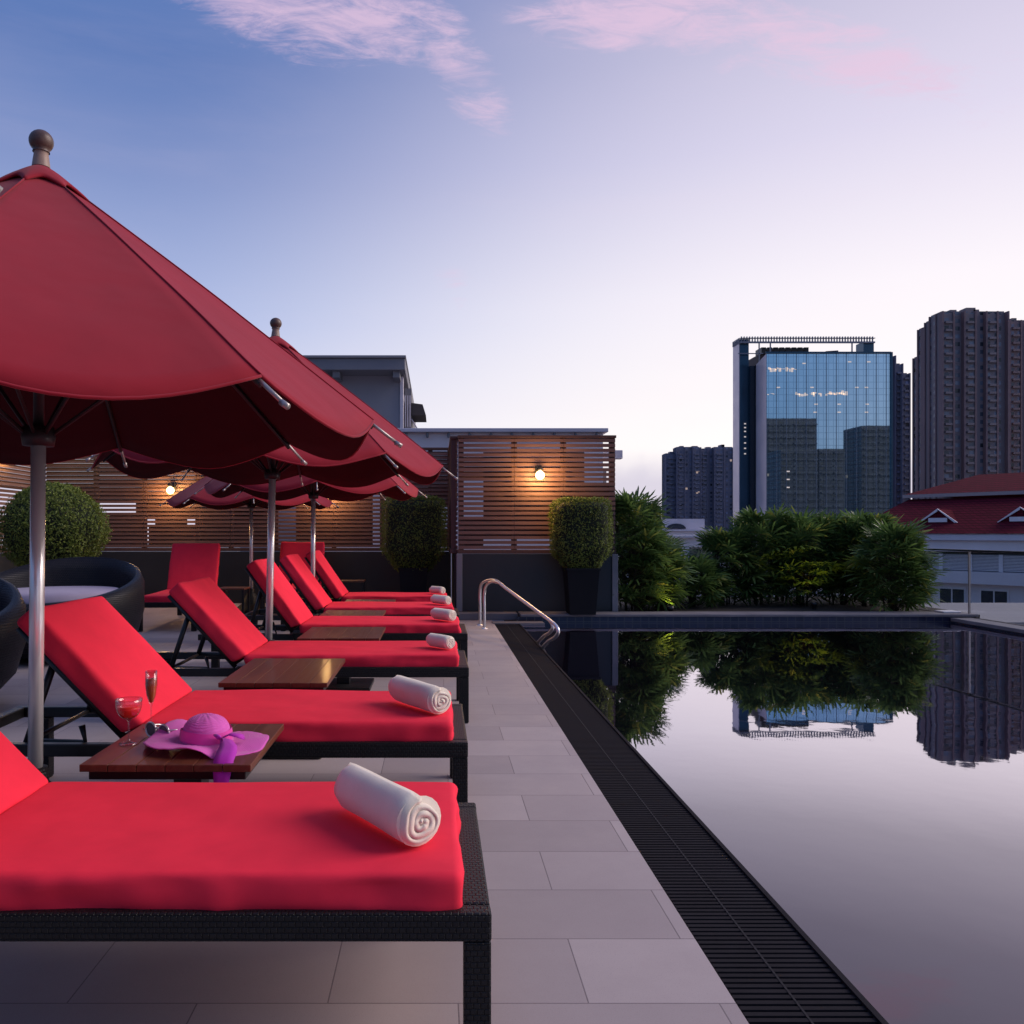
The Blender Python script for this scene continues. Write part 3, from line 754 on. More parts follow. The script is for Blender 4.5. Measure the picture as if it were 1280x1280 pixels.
for j in range(nR):
    for k in range(nA): fs.append((j * nA + k, (j + 1) * nA + k, (j + 1) * nA + (k + 1) % nA, j * nA + (k + 1) % nA))
o = MB().add(vs, fs, True).build('crown_and_brim', 'hat', hat)
md = o.modifiers.new('thickness', 'SOLIDIFY'); md.thickness = .003
vs = []; fs = []
for k in range(nA):
    a = 2 * PI * k / nA
    for (rr, z) in ((.0905, .010), (.0905, .030), (.0875, .046)): vs.append((rr * math.cos(a) * 1.015, rr * .92 * math.sin(a) * 1.015, z + .004 * math.sin(2 * a)))
for k in range(nA):
    for j in (0, 1): fs.append((k * 3 + j, ((k + 1) % nA) * 3 + j, ((k + 1) % nA) * 3 + j + 1, k * 3 + j + 1))
MB().add(vs, fs, True).build('hat_band', 'hatband', hat)
def strip(mb, pts, ws, side):
    vs = []; fs = []
    for p, w_ in zip(pts, ws):
        p = Vector(p); s_ = Vector(side).normalized()
        for q in (-1, -.33, .33, 1): vs.append(p + s_ * w_ * q + Vector((0, 0, .004 * math.cos(q * 4))))
    for i in range(len(pts) - 1):
        for j in range(3): fs.append((i * 4 + j, i * 4 + j + 1, (i + 1) * 4 + j + 1, (i + 1) * 4 + j))
    mb.add(vs, fs, True)
rb = MB()
strip(rb, [(.078, -.055, .026), (.105, -.085, .030), (.125, -.12, .018), (.135, -.165, .010), (.140, -.205, -.004), (.142, -.222, -.03), (.140, -.228, -.07), (.134, -.228, -.105), (.128, -.226, -.125)],
      [.006, .020, .030, .034, .033, .030, .024, .014, .003], (1, .15, 0))
strip(rb, [(.080, -.045, .028), (.11, -.05, .042), (.14, -.045, .036), (.15, -.03, .02)], [.006, .018, .022, .004], (.2, 1, 0))
strip(rb, [(.075, -.06, .028), (.070, -.085, .045), (.088, -.10, .038), (.09, -.08, .026)], [.005, .013, .013, .004], (1, -.2, 0))
o = rb.build('ribbon', 'ribbon', hat); md = o.modifiers.new('thickness', 'SOLIDIFY'); md.thickness = .002
# sunglasses leaning on the hat
sg = thing('sunglasses', 'silver framed sunglasses lying between the glasses and the hat', 'sunglasses', (PX(196, 2.74), 2.74, TT + .002), R(-35))
f = MB(); 
for sx_ in (-1, 1):
    f.tube([(sx_ * .034 + .027 * math.cos(a), .002, .026 + .024 * math.sin(a)) for a in [2 * PI * k / 20 for k in range(21)]], .0032, 6, False)
f.tube([(-.008, 0, .034), (0, 0, .037), (.008, 0, .034)], .003, 6)
f.build('frame', 'steel', sg)
for sx_ in (-1, 1):
    MB().add([(sx_ * .034 + .026 * math.cos(a), .003, .026 + .023 * math.sin(a)) for a in [2 * PI * k / 20 for k in range(20)]], [tuple(range(20))]).build('lens', plain('tinted_lens', (.10, .08, .10), .05), sg)
    MB().tube([(sx_ * .061, 0, .036), (sx_ * .062, .05, .030), (sx_ * .056, .10, .018), (sx_ * .05, .12, .006)], .0024, 6).build('temple', 'steel', sg)

# ------------------------------------------------------------------ daybeds
def daybed(label, x, y, s_, rot):
    t = thing('round_daybed', label, 'daybed', (x, y, 0), rot, 'round dark wicker daybeds')
    vs = []; fs = []; n = 64
    prof = [(.50, .04), (.62, .08), (.74, .20), (.80, .36), (.80, .50), (.765, .545), (.72, .55), (.68, .50), (.66, .40), (.62, .36), (.001, .36)]
    for r, z in prof:
        for k in range(n):
            a = 2 * PI * k / n; hi_ = .5 + .5 * math.sin(a)                # higher at the back (+y)
            zz = z + (max(0, z - .3) / .25) * (.34 * hi_ ** 1.2 - .03) if r > .63 else z
            vs.append((r * s_ * math.cos(a), r * s_ * math.sin(a), zz))
    for i in range(len(prof) - 1):
        for k in range(n): fs.append((i * n + k, i * n + (k + 1) % n, (i + 1) * n + (k + 1) % n, (i + 1) * n + k))
    MB().add(vs, fs, True).build('shell', 'wicker_blue', t)
    MB().lathe([(.001, .362), (.56 * s_, .362), (.62 * s_, .385), (.635 * s_, .50), (.62 * s_, .565), (.55 * s_, .59), (.001, .60)], 48).build('seat_cushion', 'mauve', t)
    for k in range(4):
        a = PI / 4 + k * PI / 2; MB().tube([(.45 * s_ * math.cos(a), .45 * s_ * math.sin(a), 0), (.45 * s_ * math.cos(a), .45 * s_ * math.sin(a), .06)], .03, 10).build('foot', 'black_metal', t)
daybed('round dark wicker daybed with a mauve cushion in front of the ball shrub', PX(72, 7.3), 7.3, .90, R(0))
daybed('round dark wicker daybed cut off by the left edge beside the second lounger', PX(20, 5.0) - .76, 5.0, .92, R(20))

# ------------------------------------------------------------------ plants
def leaves_on(n, fn, size, seed):
    rnd = random.Random(seed); vs = []; fs = []
    for i in range(n):
        p, nn = fn(rnd)
        d = (nn + Vector((rnd.gauss(0, .55), rnd.gauss(0, .55), rnd.gauss(.1, .55)))).normalized()
        s_ = d.orthogonal().normalized(); s_ = (s_ * math.cos(rnd.random() * 6.28) + d.cross(s_) * math.sin(rnd.random() * 6.28)).normalized()
        L = size * rnd.uniform(.7, 1.5); wd = L * .42; c = d.cross(s_)
        b0 = p; mid = p + s_ * L * .5 + d * L * .15; tip = p + s_ * L
        o = len(vs); vs += [b0, mid + c * wd * .5, tip, mid - c * wd * .5]; fs.append((o, o + 1, o + 2, o + 3))
    return vs, fs
def clipped(label, x, y, z0, z1, rx, ry, shape, seed, n=9000, pot=True, leaf=.026):
    t = thing('potted_shrub', label, 'potted shrub', (x, y, 0), 0, 'clipped shrubs in planters')
    H = z1 - z0; cz = (z0 + z1) / 2
    def rad(u):                                                      # u 0 bottom .. 1 top, radius factor
        if shape == 'ball': return math.sqrt(max(0, 1 - (2 * u - 1) ** 2))
        return min(1, .42 + 1.5 * u ** .8) * (1 if u < .93 else math.sqrt(max(.0, 1 - ((u - .93) / .07) ** 2 * .35)))
    def sample(rnd, inset=0):
        u = rnd.random() if shape == 'ball' else (1 if rnd.random() < .22 else rnd.random())
        a = rnd.random() * 2 * PI
        c, s_ = math.cos(a), math.sin(a)
        if shape != 'ball':
            q = (abs(c) ** 3.2 + abs(s_) ** 3.2) ** (-1 / 3.2); c *= q; s_ *= q
        rr = rad(u) * (math.sqrt(rnd.random()) if (u == 1) else 1)
        rr *= rnd.uniform(.86, 1.045) + .14 * noise.noise(Vector((c * 2.5, s_ * 2.5, u * 4 + seed)))
        if u == 1: nn = Vector((c * .3, s_ * .3, 1))
        else: nn = Vector((c, s_, (2 * u - 1) if shape == 'ball' else 0))
        return Vector((rx * rr * c, ry * rr * s_, z0 + H * u + rnd.uniform(-.015, .015))), nn.normalized()
    vs, fs = leaves_on(n, sample, leaf, seed)
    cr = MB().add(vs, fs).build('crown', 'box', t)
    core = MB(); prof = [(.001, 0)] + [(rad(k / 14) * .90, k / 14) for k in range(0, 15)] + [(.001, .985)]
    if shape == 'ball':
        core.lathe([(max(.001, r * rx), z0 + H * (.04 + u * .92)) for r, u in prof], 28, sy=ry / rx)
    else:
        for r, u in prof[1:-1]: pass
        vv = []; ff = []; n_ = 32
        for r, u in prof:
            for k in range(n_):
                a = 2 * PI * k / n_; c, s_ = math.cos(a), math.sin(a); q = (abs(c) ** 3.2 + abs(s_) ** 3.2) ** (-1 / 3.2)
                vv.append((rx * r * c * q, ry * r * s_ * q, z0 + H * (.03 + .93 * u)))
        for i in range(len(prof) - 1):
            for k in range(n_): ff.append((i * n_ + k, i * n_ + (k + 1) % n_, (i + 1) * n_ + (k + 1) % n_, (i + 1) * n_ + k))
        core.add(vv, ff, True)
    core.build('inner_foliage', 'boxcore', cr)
    MB().tube([(0, 0, .3), (0, 0, z0 + .2)], .03, 8).build('trunk', 'cane', t)
    if pot:
        pz = .09 if y < 10.6 and x > .3 else .0
        hw = .22; p = MB(); vv = []
        prof = [(hw * .80, pz + .002), (hw, z0 + .03), (hw * 1.06, z0 + .03), (hw * 1.06, z0 + .06), (hw * .9, z0 + .06), (hw * .86, z0 - .02), (.001, z0 - .02)]
        p.lathe([(r * 1.25, z) for r, z in prof], 4); 
        ob = p.build('planter', 'pot', t); ob.rotation_euler = (0, 0, PI / 4)
        ob.data.polygons.foreach_set('use_smooth', [False] * len(ob.data.polygons))
clipped('clipped square-topped shrub in a black planter on the slat screen beside the palms', PX(726, 10.28), 10.28, .60, 1.50, .355, .30, 'box', 3, 11000)
clipped('clipped shrub in a black planter left of the slat screen, under the second umbrella', PX(517, 11.6), 11.6, .55, 1.58, .43, .36, 'box', 5, 12000)
clipped('big ball-shaped shrub behind the round daybed on the left', PX(66, 9.4), 9.4, .62, 1.64, .56, .52, 'ball', 9, 16000, leaf=.032)

def palm(label, x, y, h, rad, seed, nf=90, z0=.05):
    t = thing('lady_palm', label, 'palm', (x, y, z0), 0, 'lady palms in the bed beyond the pool')
    rnd = random.Random(seed); vs = []; fs = []; st = MB()
    for c in range(9):
        a = rnd.random() * 6.28; r0 = rad * .35 * rnd.random(); bx_, by_ = r0 * math.cos(a), r0 * math.sin(a)
        st.tube([(bx_, by_, 0), (bx_ * 1.5, by_ * 1.5, h * .5), (bx_ * 2.2, by_ * 2.2, h * rnd.uniform(.75, .92))], [.012, .010, .007], 6)
    for i in range(nf):
        a = rnd.random() * 2 * PI; u = rnd.random() ** .75
        z = h * (.06 + .86 * u); env = math.sin(min(1, (u * .8 + .25)) * PI * .86) ** .5
        rr = rad * env * rnd.uniform(.45, 1.0)
        cpt = Vector((math.cos(a) * rr, math.sin(a) * rr, z))
        outd = Vector((math.cos(a), math.sin(a), rnd.uniform(-.05, .8) + (.8 if u > .75 else 0))).normalized()
        st.tube([(cpt.x * .3, cpt.y * .3, max(0.02, z - .18)), cpt], [.004, .003], 4, False)
        side = outd.cross(Vector((0, 0, 1))).normalized(); up = side.cross(outd).normalized()
        tilt = rnd.uniform(-.6, .6); side, up = side * math.cos(tilt) + up * math.sin(tilt), up * math.cos(tilt) - side * math.sin(tilt)
        nl = rnd.randint(8, 12); spread = rnd.uniform(1.5, 2.2); LL = rnd.uniform(.20, .34)
        for k in range(nl):
            b_ = -spread + 2 * spread * k / (nl - 1)
            d = (outd * math.cos(b_) + side * math.sin(b_)).normalized()
            L = LL * (1 - .22 * abs(b_) / spread) * rnd.uniform(.88, 1.1); wd = rnd.uniform(.011, .018)
            sd = d.cross(up).normalized(); drop = rnd.uniform(.0, .30)
            p0 = cpt; p1 = cpt + d * L * .45 + up * .012; p2 = cpt + d * L * .8 - Vector((0, 0, L * drop * .35)); p3 = cpt + d * L - Vector((0, 0, L * drop * .8))
            o = len(vs); vs += [p0, p1 + sd * wd, p1 - sd * wd, p2 + sd * wd * .8, p2 - sd * wd * .8, p3]
            fs += [(o, o + 1, o + 2), (o + 1, o + 3, o + 4, o + 2), (o + 3, o + 5, o + 4)]
    MB().add(vs, fs).build('fronds', 'palm', t); st.build('canes', 'cane', t)
# x by picture column, y depth, top row, radius
PL = [(795, 10.95, 608, .38, 160, 'tallest lady palm clump, right beside the slat screen'),
      (826, 11.2, 668, .30, 90, 'lady palm just right of the tallest clump'),
      (864, 11.7, 690, .40, 110, 'low lady palm in the dip of the palm row'),
      (910, 12.0, 654, .42, 130, 'lady palm in front of the pale tower foot, right of the dip'),
      (952, 12.1, 628, .50, 150, 'lady palm before the left half of the glass tower'),
      (1000, 12.0, 632, .48, 150, 'bushy lady palm over the bright yellow uplight'),
      (1050, 12.1, 637, .47, 150, 'lady palm before the right edge of the glass tower'),
      (1086, 11.8, 634, .42, 150, 'lady palm last but one at the right of the row'),
      (1116, 10.98, 650, .39, 170, 'lady palm at the right end of the row beside the glass railing'),
      (975, 12.7, 642, .46, 110, 'rear lady palm glimpsed behind the two centre clumps'),
      (1072, 12.7, 642, .46, 110, 'rear lady palm glimpsed behind the right clumps'),
      (800, 11.6, 640, .34, 90, 'rear lady palm behind the tallest clump')]
for i, (px, d, py, rad, nf, lb) in enumerate(PL):
    palm(lb, PX(px, d), d, PZ(py, d) - .14, rad, 40 + i, int(nf * 1.35))
def uplight(px, d, label, e):
    t = thing('garden_uplight', label, 'uplight', (PX(px, d), d, .05), 0, 'yellow uplights in the palm bed')
    MB().lathe([(.03, 0), (.035, .05), (.045, .06), (.045, .10), (.038, .10), (.036, .085)], 14).build('housing', 'black_metal', t)
    MB().lathe([(.001, .087), (.037, .087)], 14).build('lens', 'uplamp', t)
    l = bpy.data.lights.new('uplight_light', 'SPOT'); l.energy = e * 3.2; l.color = (1, .72, .10); l.shadow_soft_size = .03; l.spot_size = R(120); l.spot_blend = .6
    lo = bpy.data.objects.new('uplight_light', l); C.objects.link(lo); lo.parent = t; lo.location = (0, 0, .11); lo.rotation_euler = (R(165), 0, 0)
uplight(1018, 11.3, 'small yellow uplight glowing at the foot of the bushy palm', 2.6)
uplight(838, 10.66, 'dimmer yellow uplight at the foot of the low palm', 1.0)

# ------------------------------------------------------------------ handrail
hr = thing('pool_handrail', 'pair of polished steel grab rails bending from the deck into the pool', 'handrail', (.54, 9.45, 0))
def arc(pts, n=8):                                                  # Catmull-Rom through pts
    P_ = [Vector(pts[0])] + [Vector(p) for p in pts] + [Vector(pts[-1])]; o = []
    for i in range(1, len(P_) - 2):
        a, b_, c, d = P_[i - 1:i + 3]
        for k in range(n):
            s_ = k / n; o.append(.5 * ((2 * b_) + (c - a) * s_ + (2 * a - 5 * b_ + 4 * c - d) * s_ ** 2 + (3 * b_ - a - 3 * c + d) * s_ ** 3))
    o.append(P_[-2]); return o
for dy in (0, .36):
    def q(t_, z): return (.46 * t_ - (.03 if dy and t_ < .1 else 0), -1.5 * t_ + dy, z)
    pts = [q(0, .004), q(0, .22), q(0, .40), q(.05, .50), q(.16, .548), q(.30, .545), q(.42, .50), q(.8, .375), q(1.10, .275), q(1.20, .235), q(1.235, .185), q(1.19, .125), q(1.10, .07), q(1.0, -.02)]
    r_ = MB().tube(arc(pts), .017, 14).build('rail', 'steel', hr)
    MB().lathe([(.001, .012), (.018, .014), (.04, .008), (.045, .001)], 20, (pts[0][0], pts[0][1], 0)).build('flange', 'steel', r_)

# ------------------------------------------------------------------ glass railing on the right
gl = thing('glass_railing', 'clear glass balustrade with a dark top rail along the right side of the pool', 'glass railing', (6.56, 11.4, 0))
def seg(a, b_, z):
    return [Vector((a[0], a[1], z)), Vector((b_[0], b_[1], z))]
RH = .87
ys = [0, -1.15, -2.75, -4.35, -5.95, -7.55, -9.15]
for a, b_ in zip(ys[:-1], ys[1:]):
    MB().box(-.006, .006, b_ + .025, a - .025, .05, RH - .02).build('glass_pane', 'glass', gl)
for y_ in ys:
    MB().box(-.012, .012, y_ - .010, y_ + .010, -.05, RH - .012, .003).build('post', 'ribmetal', gl)
MB().box(-.025, .025, ys[-1], .03, RH - .010, RH + .012, .004).build('top_rail', 'black_metal', gl)
MB().box(-.03, .03, ys[-1], .03, .0, .05, .004).build('bottom_rail', 'greyfascia', gl)
gl2 = thing('glass_railing', 'glass balustrade behind the palm row at the far side', 'glass railing', (2.4, 13.5, 0))
for k in range(4): MB().box(k * 1.04 + .02, k * 1.04 + 1.02, -.006, .006, .05, .8).build('glass_pane', 'glass', gl2)
for k in range(5): MB().box(k * 1.04 - .018, k * 1.04 + .018, -.018, .018, -.05, .81, .003).build('post', 'steel', gl2)
MB().box(-.02, 4.18, -.025, .025, .812, .835, .004).build('top_rail', 'black_metal', gl2)

# ------------------------------------------------------------------ buildings near the fence
b1 = thing('pavilion', 'low pale lavender flat-roofed building right behind the slat fences', 'building', (PX(380, 16), 16, 0))
x1 = PX(757, 16) - PX(380, 16); zt = PZ(536, 16)
MB().box(0, x1 - .05, 0, 5, -.3, zt - .08).build('wall', 'lavender_wall', b1)
MB().box(-.1, x1 + .03, -.12, 5.1, zt - .075, zt, .01).build('roof_edge', 'white', b1)
k = .35
while k < x1: MB().lathe([(.02, -.05), (.03, 0), (.02, .05), (.001, .06)], 8, (k, -.06, zt - .13)).build('roof_clip', 'greyfascia', b1); k += .405
MB().box(x1 - .04, x1 + .42, .4, .6, PZ(571, 16), PZ(560, 16), .01).build('beam_end', 'white', b1)
MB().box(x1 - .04, x1 + .08, .3, .6, -.3, PZ(586, 16), .01).build('downpipe', 'greyfascia', b1)

D2 = 24
b2 = thing('grey_building', 'blue grey building with a flat overhanging roof above the umbrellas', 'building', (PX(300, D2), D2, 0))
X2 = lambda px: PX(px, D2) - PX(300, D2)
MB().box(0, X2(500), 0, 7, -.3, PZ(470, D2)).build('wall', 'greywall', b2)
MB().box(-.3, X2(508), -.9, 7, PZ(470, D2), PZ(456, D2), .02).build('roof_slab', 'greyfascia', b2)
MB().box(-.35, X2(509), -.98, 7, PZ(456, D2) + .003, PZ(453, D2), .01).build('roof_edge', 'concrete', b2)
for px in (360, 424, 497):
    MB().box(X2(px) - .1, X2(px) + .1, -.75, -.001, PZ(478, D2), PZ(470, D2) - .003, .01).build('roof_bracket', 'greyfascia', b2)
MB().box(X2(500) + .003, X2(504), -.05, .3, -.3, PZ(471, D2)).build('corner_pillar', 'white', b2)
MB().box(X2(504) + .003, X2(513), 1.0, 6, -.3, PZ(478, D2)).build('side_wall', 'concrete', b2)
for k in range(3): MB().box(X2(505) + k * .07, X2(505) + k * .07 + .03, .6, .64, PZ(530, D2), PZ(490, D2)).build('shutter_bar', 'white', b2)
aw = MB(); a_, c_ = X2(513) + .003, X2(532)
aw.add([(a_, .8, PZ(498, D2)), (c_ - .1, .8, PZ(500, D2)), (c_, .8, PZ(514, D2)), (a_, .8, PZ(514, D2)), (a_, 2.4, PZ(498, D2)), (c_ - .1, 2.4, PZ(500, D2)), (c_, 2.4, PZ(514, D2)), (a_, 2.4, PZ(514, D2))],
       [(0, 3, 2, 1), (4, 5, 6, 7), (0, 1, 5, 4), (1, 2, 6, 5), (2, 3, 7, 6), (0, 4, 7, 3)])
aw.build('awning', 'awning', b2)
MB().tube([(X2(513), .9, PZ(518, D2)), (X2(524), .9, PZ(532, D2) - .1)], .02, 6).build('awning_brace', 'white', b2)

# ------------------------------------------------------------------ red roofed building on the right
d_ = Vector((.57, -.82, 0)).normalized()
rb_ = thing('red_roof_building', 'white building with a dark red tiled roof and small gables at the right edge', 'building', (23.2, 40, 0), math.atan2(d_.y, d_.x))
# local: x along the facade, y INTO the building (left normal of d_ is (.82,.57))
S0, S1 = -3.1, 22
fz = CH
MB().box(S0, S1, 0, 12, -18, fz - .85).build('wall', 'lavender_wall', rb_)
MB().box(S0 - .25, S1, -.35, -.003, fz - .82, fz - .32, .01).build('fascia', 'lavender_wall', rb_)
MB().box(S0 - .35, S1, -.55, .2, fz - .315, fz - .02, .02).build('gutter', 'white', rb_)
rf = MB()
zl, zr = 1.80, 3.0
E = [(S0 - .4, -.6, fz), (S1, -.6, fz), (S1, 3.5, fz + zl), (S0 + .95, 3.5, fz + zl), (S0 - .4, 13, fz), (S1, 13, fz), (S0 + 1.1, 8.5, fz + zl)]
rf.quad(*[Vector(E[i]) for i in (0, 1, 2, 3)]); rf.add([E[4], E[0], E[3], E[6]], [(0, 1, 2, 3)])
rf.add([(S0 - .4, -.6, fz - .02), (S1, -.6, fz - .02), (S1, 13, fz - .02), (S0 - .4, 13, fz - .02)], [(0, 3, 2, 1)])
rf.build('lower_roof', 'roofred', rb_)
rf = MB(); z2 = fz + zl + .22
T = [(S0 + .75, 3.25, z2), (S1, 3.25, z2), (S1, 7.6, z2 + 1.15), (S0 + 2.6, 7.6, z2 + 1.15), (S0 + .75, 11.5, z2), (S1, 11.5, z2)]
rf.quad(*[Vector(T[i]) for i in (0, 1, 2, 3)]); rf.add([T[4], T[0], T[3]], [(0, 1, 2)]); rf.add([T[3], T[2], T[5], T[4]], [(0, 1, 2, 3)])
rf.build('upper_roof', 'roofred', rb_)
MB().box(S0 + .75, S1, 3.2, 3.245, z2 - .16, z2 + .01).build('roof_trim', 'cream', rb_)
for s_ in (.55, 4.0, 7.5, 11):
    g = MB(); wz = fz + .55; hw = .85; pk = .62
    def ry(z): return -.6 + (z - fz) / zl * 4.1                      # roof depth at height
    yf = ry(wz) - .02
    dm = MB()
    dm.add([(s_ - hw, yf, wz), (s_ + hw, yf, wz), (s_, yf, wz + pk), (s_, ry(wz + pk) + .1, wz + pk)], [(0, 1, 2), (0, 2, 3), (1, 3, 2)])
    do = dm.build('gable', 'roofred', rb_)
    L = Vector((s_ - hw - .05, yf - .06, wz - .03)); T_ = Vector((s_, yf - .06, wz + pk + .03)); R_ = Vector((s_ + hw + .05, yf - .06, wz - .03)); off = Vector((0, 0, .13)); dep = Vector((0, .055, 0))
    tr_ = MB()
    for a_, b_ in ((L, T_), (T_, R_)):
        tr_.add([a_, b_, b_ - off, a_ - off * .3, a_ + dep, b_ + dep, b_ - off + dep, a_ - off * .3 + dep], [(0, 3, 2, 1), (4, 5, 6, 7), (0, 1, 5, 4), (3, 7, 6, 2), (0, 4, 7, 3), (1, 2, 6, 5)])
    tr_.build('bargeboard', 'slat_white', do)
    MB().box(s_ - .42, s_ + .42, yf - .03, yf - .004, wz + .0, wz + .20).build('vent_louvre', 'slat_white', do)
# storeys below: louvred band, white band, windows
zz = fz - .86
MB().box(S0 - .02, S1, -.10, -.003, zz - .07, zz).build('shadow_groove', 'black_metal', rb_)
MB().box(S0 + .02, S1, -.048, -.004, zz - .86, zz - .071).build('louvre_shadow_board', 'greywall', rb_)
lv = MB()
for k in range(11): lv.box(S0 + .05, S1, -.10, -.05, zz - .16 - k * .065, zz - .125 - k * .065)
lv.build('louvres', 'slat_white', rb_)
k = S0 + .3
while k < S1: MB().box(k, k + .16, -.16, -.103, zz - .86, zz - .08).build('column', 'slat_white', rb_); k += 1.25
for fl in range(4):
    zt_ = zz - .87 - fl * 3.0
    MB().box(S0 - .1, S1, -.5, -.003, zt_ - .55, zt_, .01).build('floor_band', 'lavender_wall', rb_)
    k = S0 + .5
    while k < 12:
        w1 = MB().box(k, k + 1.15, -.06, -.004, zt_ - 2.2, zt_ - .75).build('window', 'slat_white', rb_)
        MB().box(k + .06, k + .54, -.08, -.062, zt_ - 2.1, zt_ - .85).box(k + .61, k + 1.09, -.08, -.062, zt_ - 2.1, zt_ - .85).build('pane', 'darkglass', w1)
        k += 1.75

# ------------------------------------------------------------------ far towers
def facade(name, wall, glass, ww, hh, lit=.02, ms=.3, rough=.7):
    m, t, b = material(name)
    tc = t.new('ShaderNodeTexCoord').outputs['Object']
    s = t.new('ShaderNodeSeparateXYZ'); t.l.new(tc, s.inputs[0])
    cb = t.new('ShaderNodeCombineXYZ'); t.l.new(t.m('ADD', s.outputs[0], s.outputs[1]), cb.inputs[0]); t.l.new(s.outputs[2], cb.inputs[1])
    br = t.new('ShaderNodeTexBrick'); br.offset = 0; t.l.new(cb.outputs[0], br.inputs['Vector'])
    br.inputs['Scale'].default_value = 1; br.inputs['Brick Width'].default_value = ww; br.inputs['Row Height'].default_value = hh
    br.inputs['Mortar Size'].default_value = hh * ms; br.inputs['Mortar Smooth'].default_value = .1
    br.inputs['Color1'].default_value = (0, 0, 0, 1); br.inputs['Color2'].default_value = (1, 1, 1, 1); br.inputs['Mortar'].default_value = (0, 0, 0, 1)
    isw = t.m('SUBTRACT', 1, br.outputs['Fac'])
    rnd = t.new('ShaderNodeSeparateColor'); t.l.new(br.outputs[0], rnd.inputs[0]); rr = rnd.outputs[0]
    big = t.noise(t.mapping(tc, sc=(1, 1, .25)), .07, 4, .6)
    wl = t.mix(t.rng(big, .3, .7, 0, .5), wall, tuple(v * .55 for v in wall[:3]) + (1,))
    gls = t.mix(rr, tuple(v * .3 for v in glass[:3]) + (1,), tuple(min(1, v * 4) for v in glass[:3]) + (1,))
    c = t.mix(isw, wl, gls)
    t.l.new(c, b.inputs['Base Color']); t.l.new(t.rng(isw, 0, 1, rough, .25), b.inputs['Roughness'])
    em = t.m('MULTIPLY', t.m('MULTIPLY', isw, t.m('GREATER_THAN', rr, 1 - lit)), .30)
    b.inputs['Emission Color'].default_value = (1, .72, .5, 1); t.l.new(em, b.inputs['Emission Strength'])
    return m
M['fac_brown'] = facade('brown_tower_facade', (.27, .21, .215, 1), (.05, .055, .07, 1), 3.3, 3.1, .004, .26)
M['fac_brown2'] = facade('rust_tower_facade', (.27, .185, .185, 1), (.05, .05, .07, 1), 2.6, 3.1, .004, .24)
M['fac_grey'] = facade('grey_tower_facade', (.18, .17, .21, 1), (.05, .055, .09, 1), 3.0, 3.0, .015, .25)
M['fac_dark'] = facade('dark_tower_facade', (.060, .062, .080, 1), (.010, .014, .024, 1), 4.5, 3.6, .012, .25)
M['fac_blue'] = facade('blue_grey_tower_facade', (.18, .17, .22, 1), (.05, .055, .085, 1), 3.0, 3.0, .02, .25)
M['pier'] = plain('rust_pier', (.25, .16, .16), .8, 0, .2, .05)
M['pier_dark'] = plain('dark_pier', (.060, .045, .055), .8, 0, .2, .05)
M['pier_grey'] = plain('grey_pier', (.16, .15, .20), .8, 0, .2, .05)

def tower(label, d, blocks, mat, pier, bay=5.5, group=None, cat='apartment tower', base=-18):
    """blocks: (px0, px1, py_top, set-back, depth) in picture measures at distance d"""
    xa = PX(blocks[0][0], d)
    t = thing('apartment_tower', label, cat, (xa, d, base), 0, group)
    for bi, (p0, p1, pt, y0, depth) in enumerate(blocks):
        dd = d + y0
        x0, x1 = PX(p0, dd) - xa, PX(p1, dd) - xa; H = PZ(pt, dd) - base
        body = MB(); pr = MB(); n = max(1, round((x1 - x0) / bay)); wv = (x1 - x0) / n
        pts = []
        for k in range(n):
            f_ = y0 + (1.4 if k % 2 else 0)
            pts += [(x0 + k * wv, f_), (x0 + (k + 1) * wv, f_)]
        pts += [(x1, y0 + depth), (x0, y0 + depth)]
        m_ = len(pts)
        body.add([(x, y, 0) for x, y in pts] + [(x, y, H) for x, y in pts], [(i, (i + 1) % m_, m_ + (i + 1) % m_, m_ + i) for i in range(m_)] + [tuple(range(m_, 2 * m_))])
        for k in range(n + 1):
            pr.box(x0 + k * wv - .3, x0 + k * wv + .3, y0 - .5, y0 + 2.0, 0, H + .6)
        k = 4.0
        while k < depth: pr.box(x0 - .5, x0 + .3, y0 + k - .3, y0 + k + .3, 0, H + .5); k += 4.2
        k = 3.1
        while k < H - 2:
            for q in range(0, n, 2): body.box(x0 + q * wv + wv * .2, x0 + q * wv + wv * .8, y0 - 1.0, y0 + .1, k, k + .9)
            k += 3.1
        body.box(x0 + .5, x1 - .5, y0 + 1.5, y0 + depth - .5, H, H + 1.0)
        rn = random.Random(p0)
        for q in range(int((x1 - x0) / 7)):
            xx = x0 + 2 + (x1 - x0 - 6) * rn.random()
            body.box(xx, xx + rn.uniform(1.5, 4), y0 + 2.5, y0 + min(depth - .6, 7), H + 1.0, H + rn.uniform(1.6, 3.0))
        body.build('tower_block', mat, t); pr.build('piers', pier, t)
    return t
tower('tall brown apartment tower rising over the red roof at the right edge', 330,
      [(1178, 1260, 391, 0, 9), (1164, 1182, 402, 9.2, 5), (1155, 1172, 411, 14.4, 5), (1149, 1162, 447, 19.6, 5)], 'fac_brown', 'pier', 4.2)
tower('brown apartment tower cut off by the right edge', 352, [(1262, 1290, 402, 0, 10), (1290, 1330, 402, 3, 10)], 'fac_brown2', 'pier', 4.2)
tower('slim stepped grey apartment tower just right of the glass tower', 420, [(1100, 1119, 446, 0, 12), (1119, 1128, 456, -2, 12), (1128, 1137, 468, -4, 12)], 'fac_grey', 'pier_grey', 3.4)
tower('small distant grey blue apartment slab left of the glass tower', 620, [(832, 846, 568, 0, 10), (846, 876, 560, -3, 10), (876, 893, 562, -1, 10), (893, 917, 560, -3, 10)], 'fac_blue', 'pier_grey', 6.0)

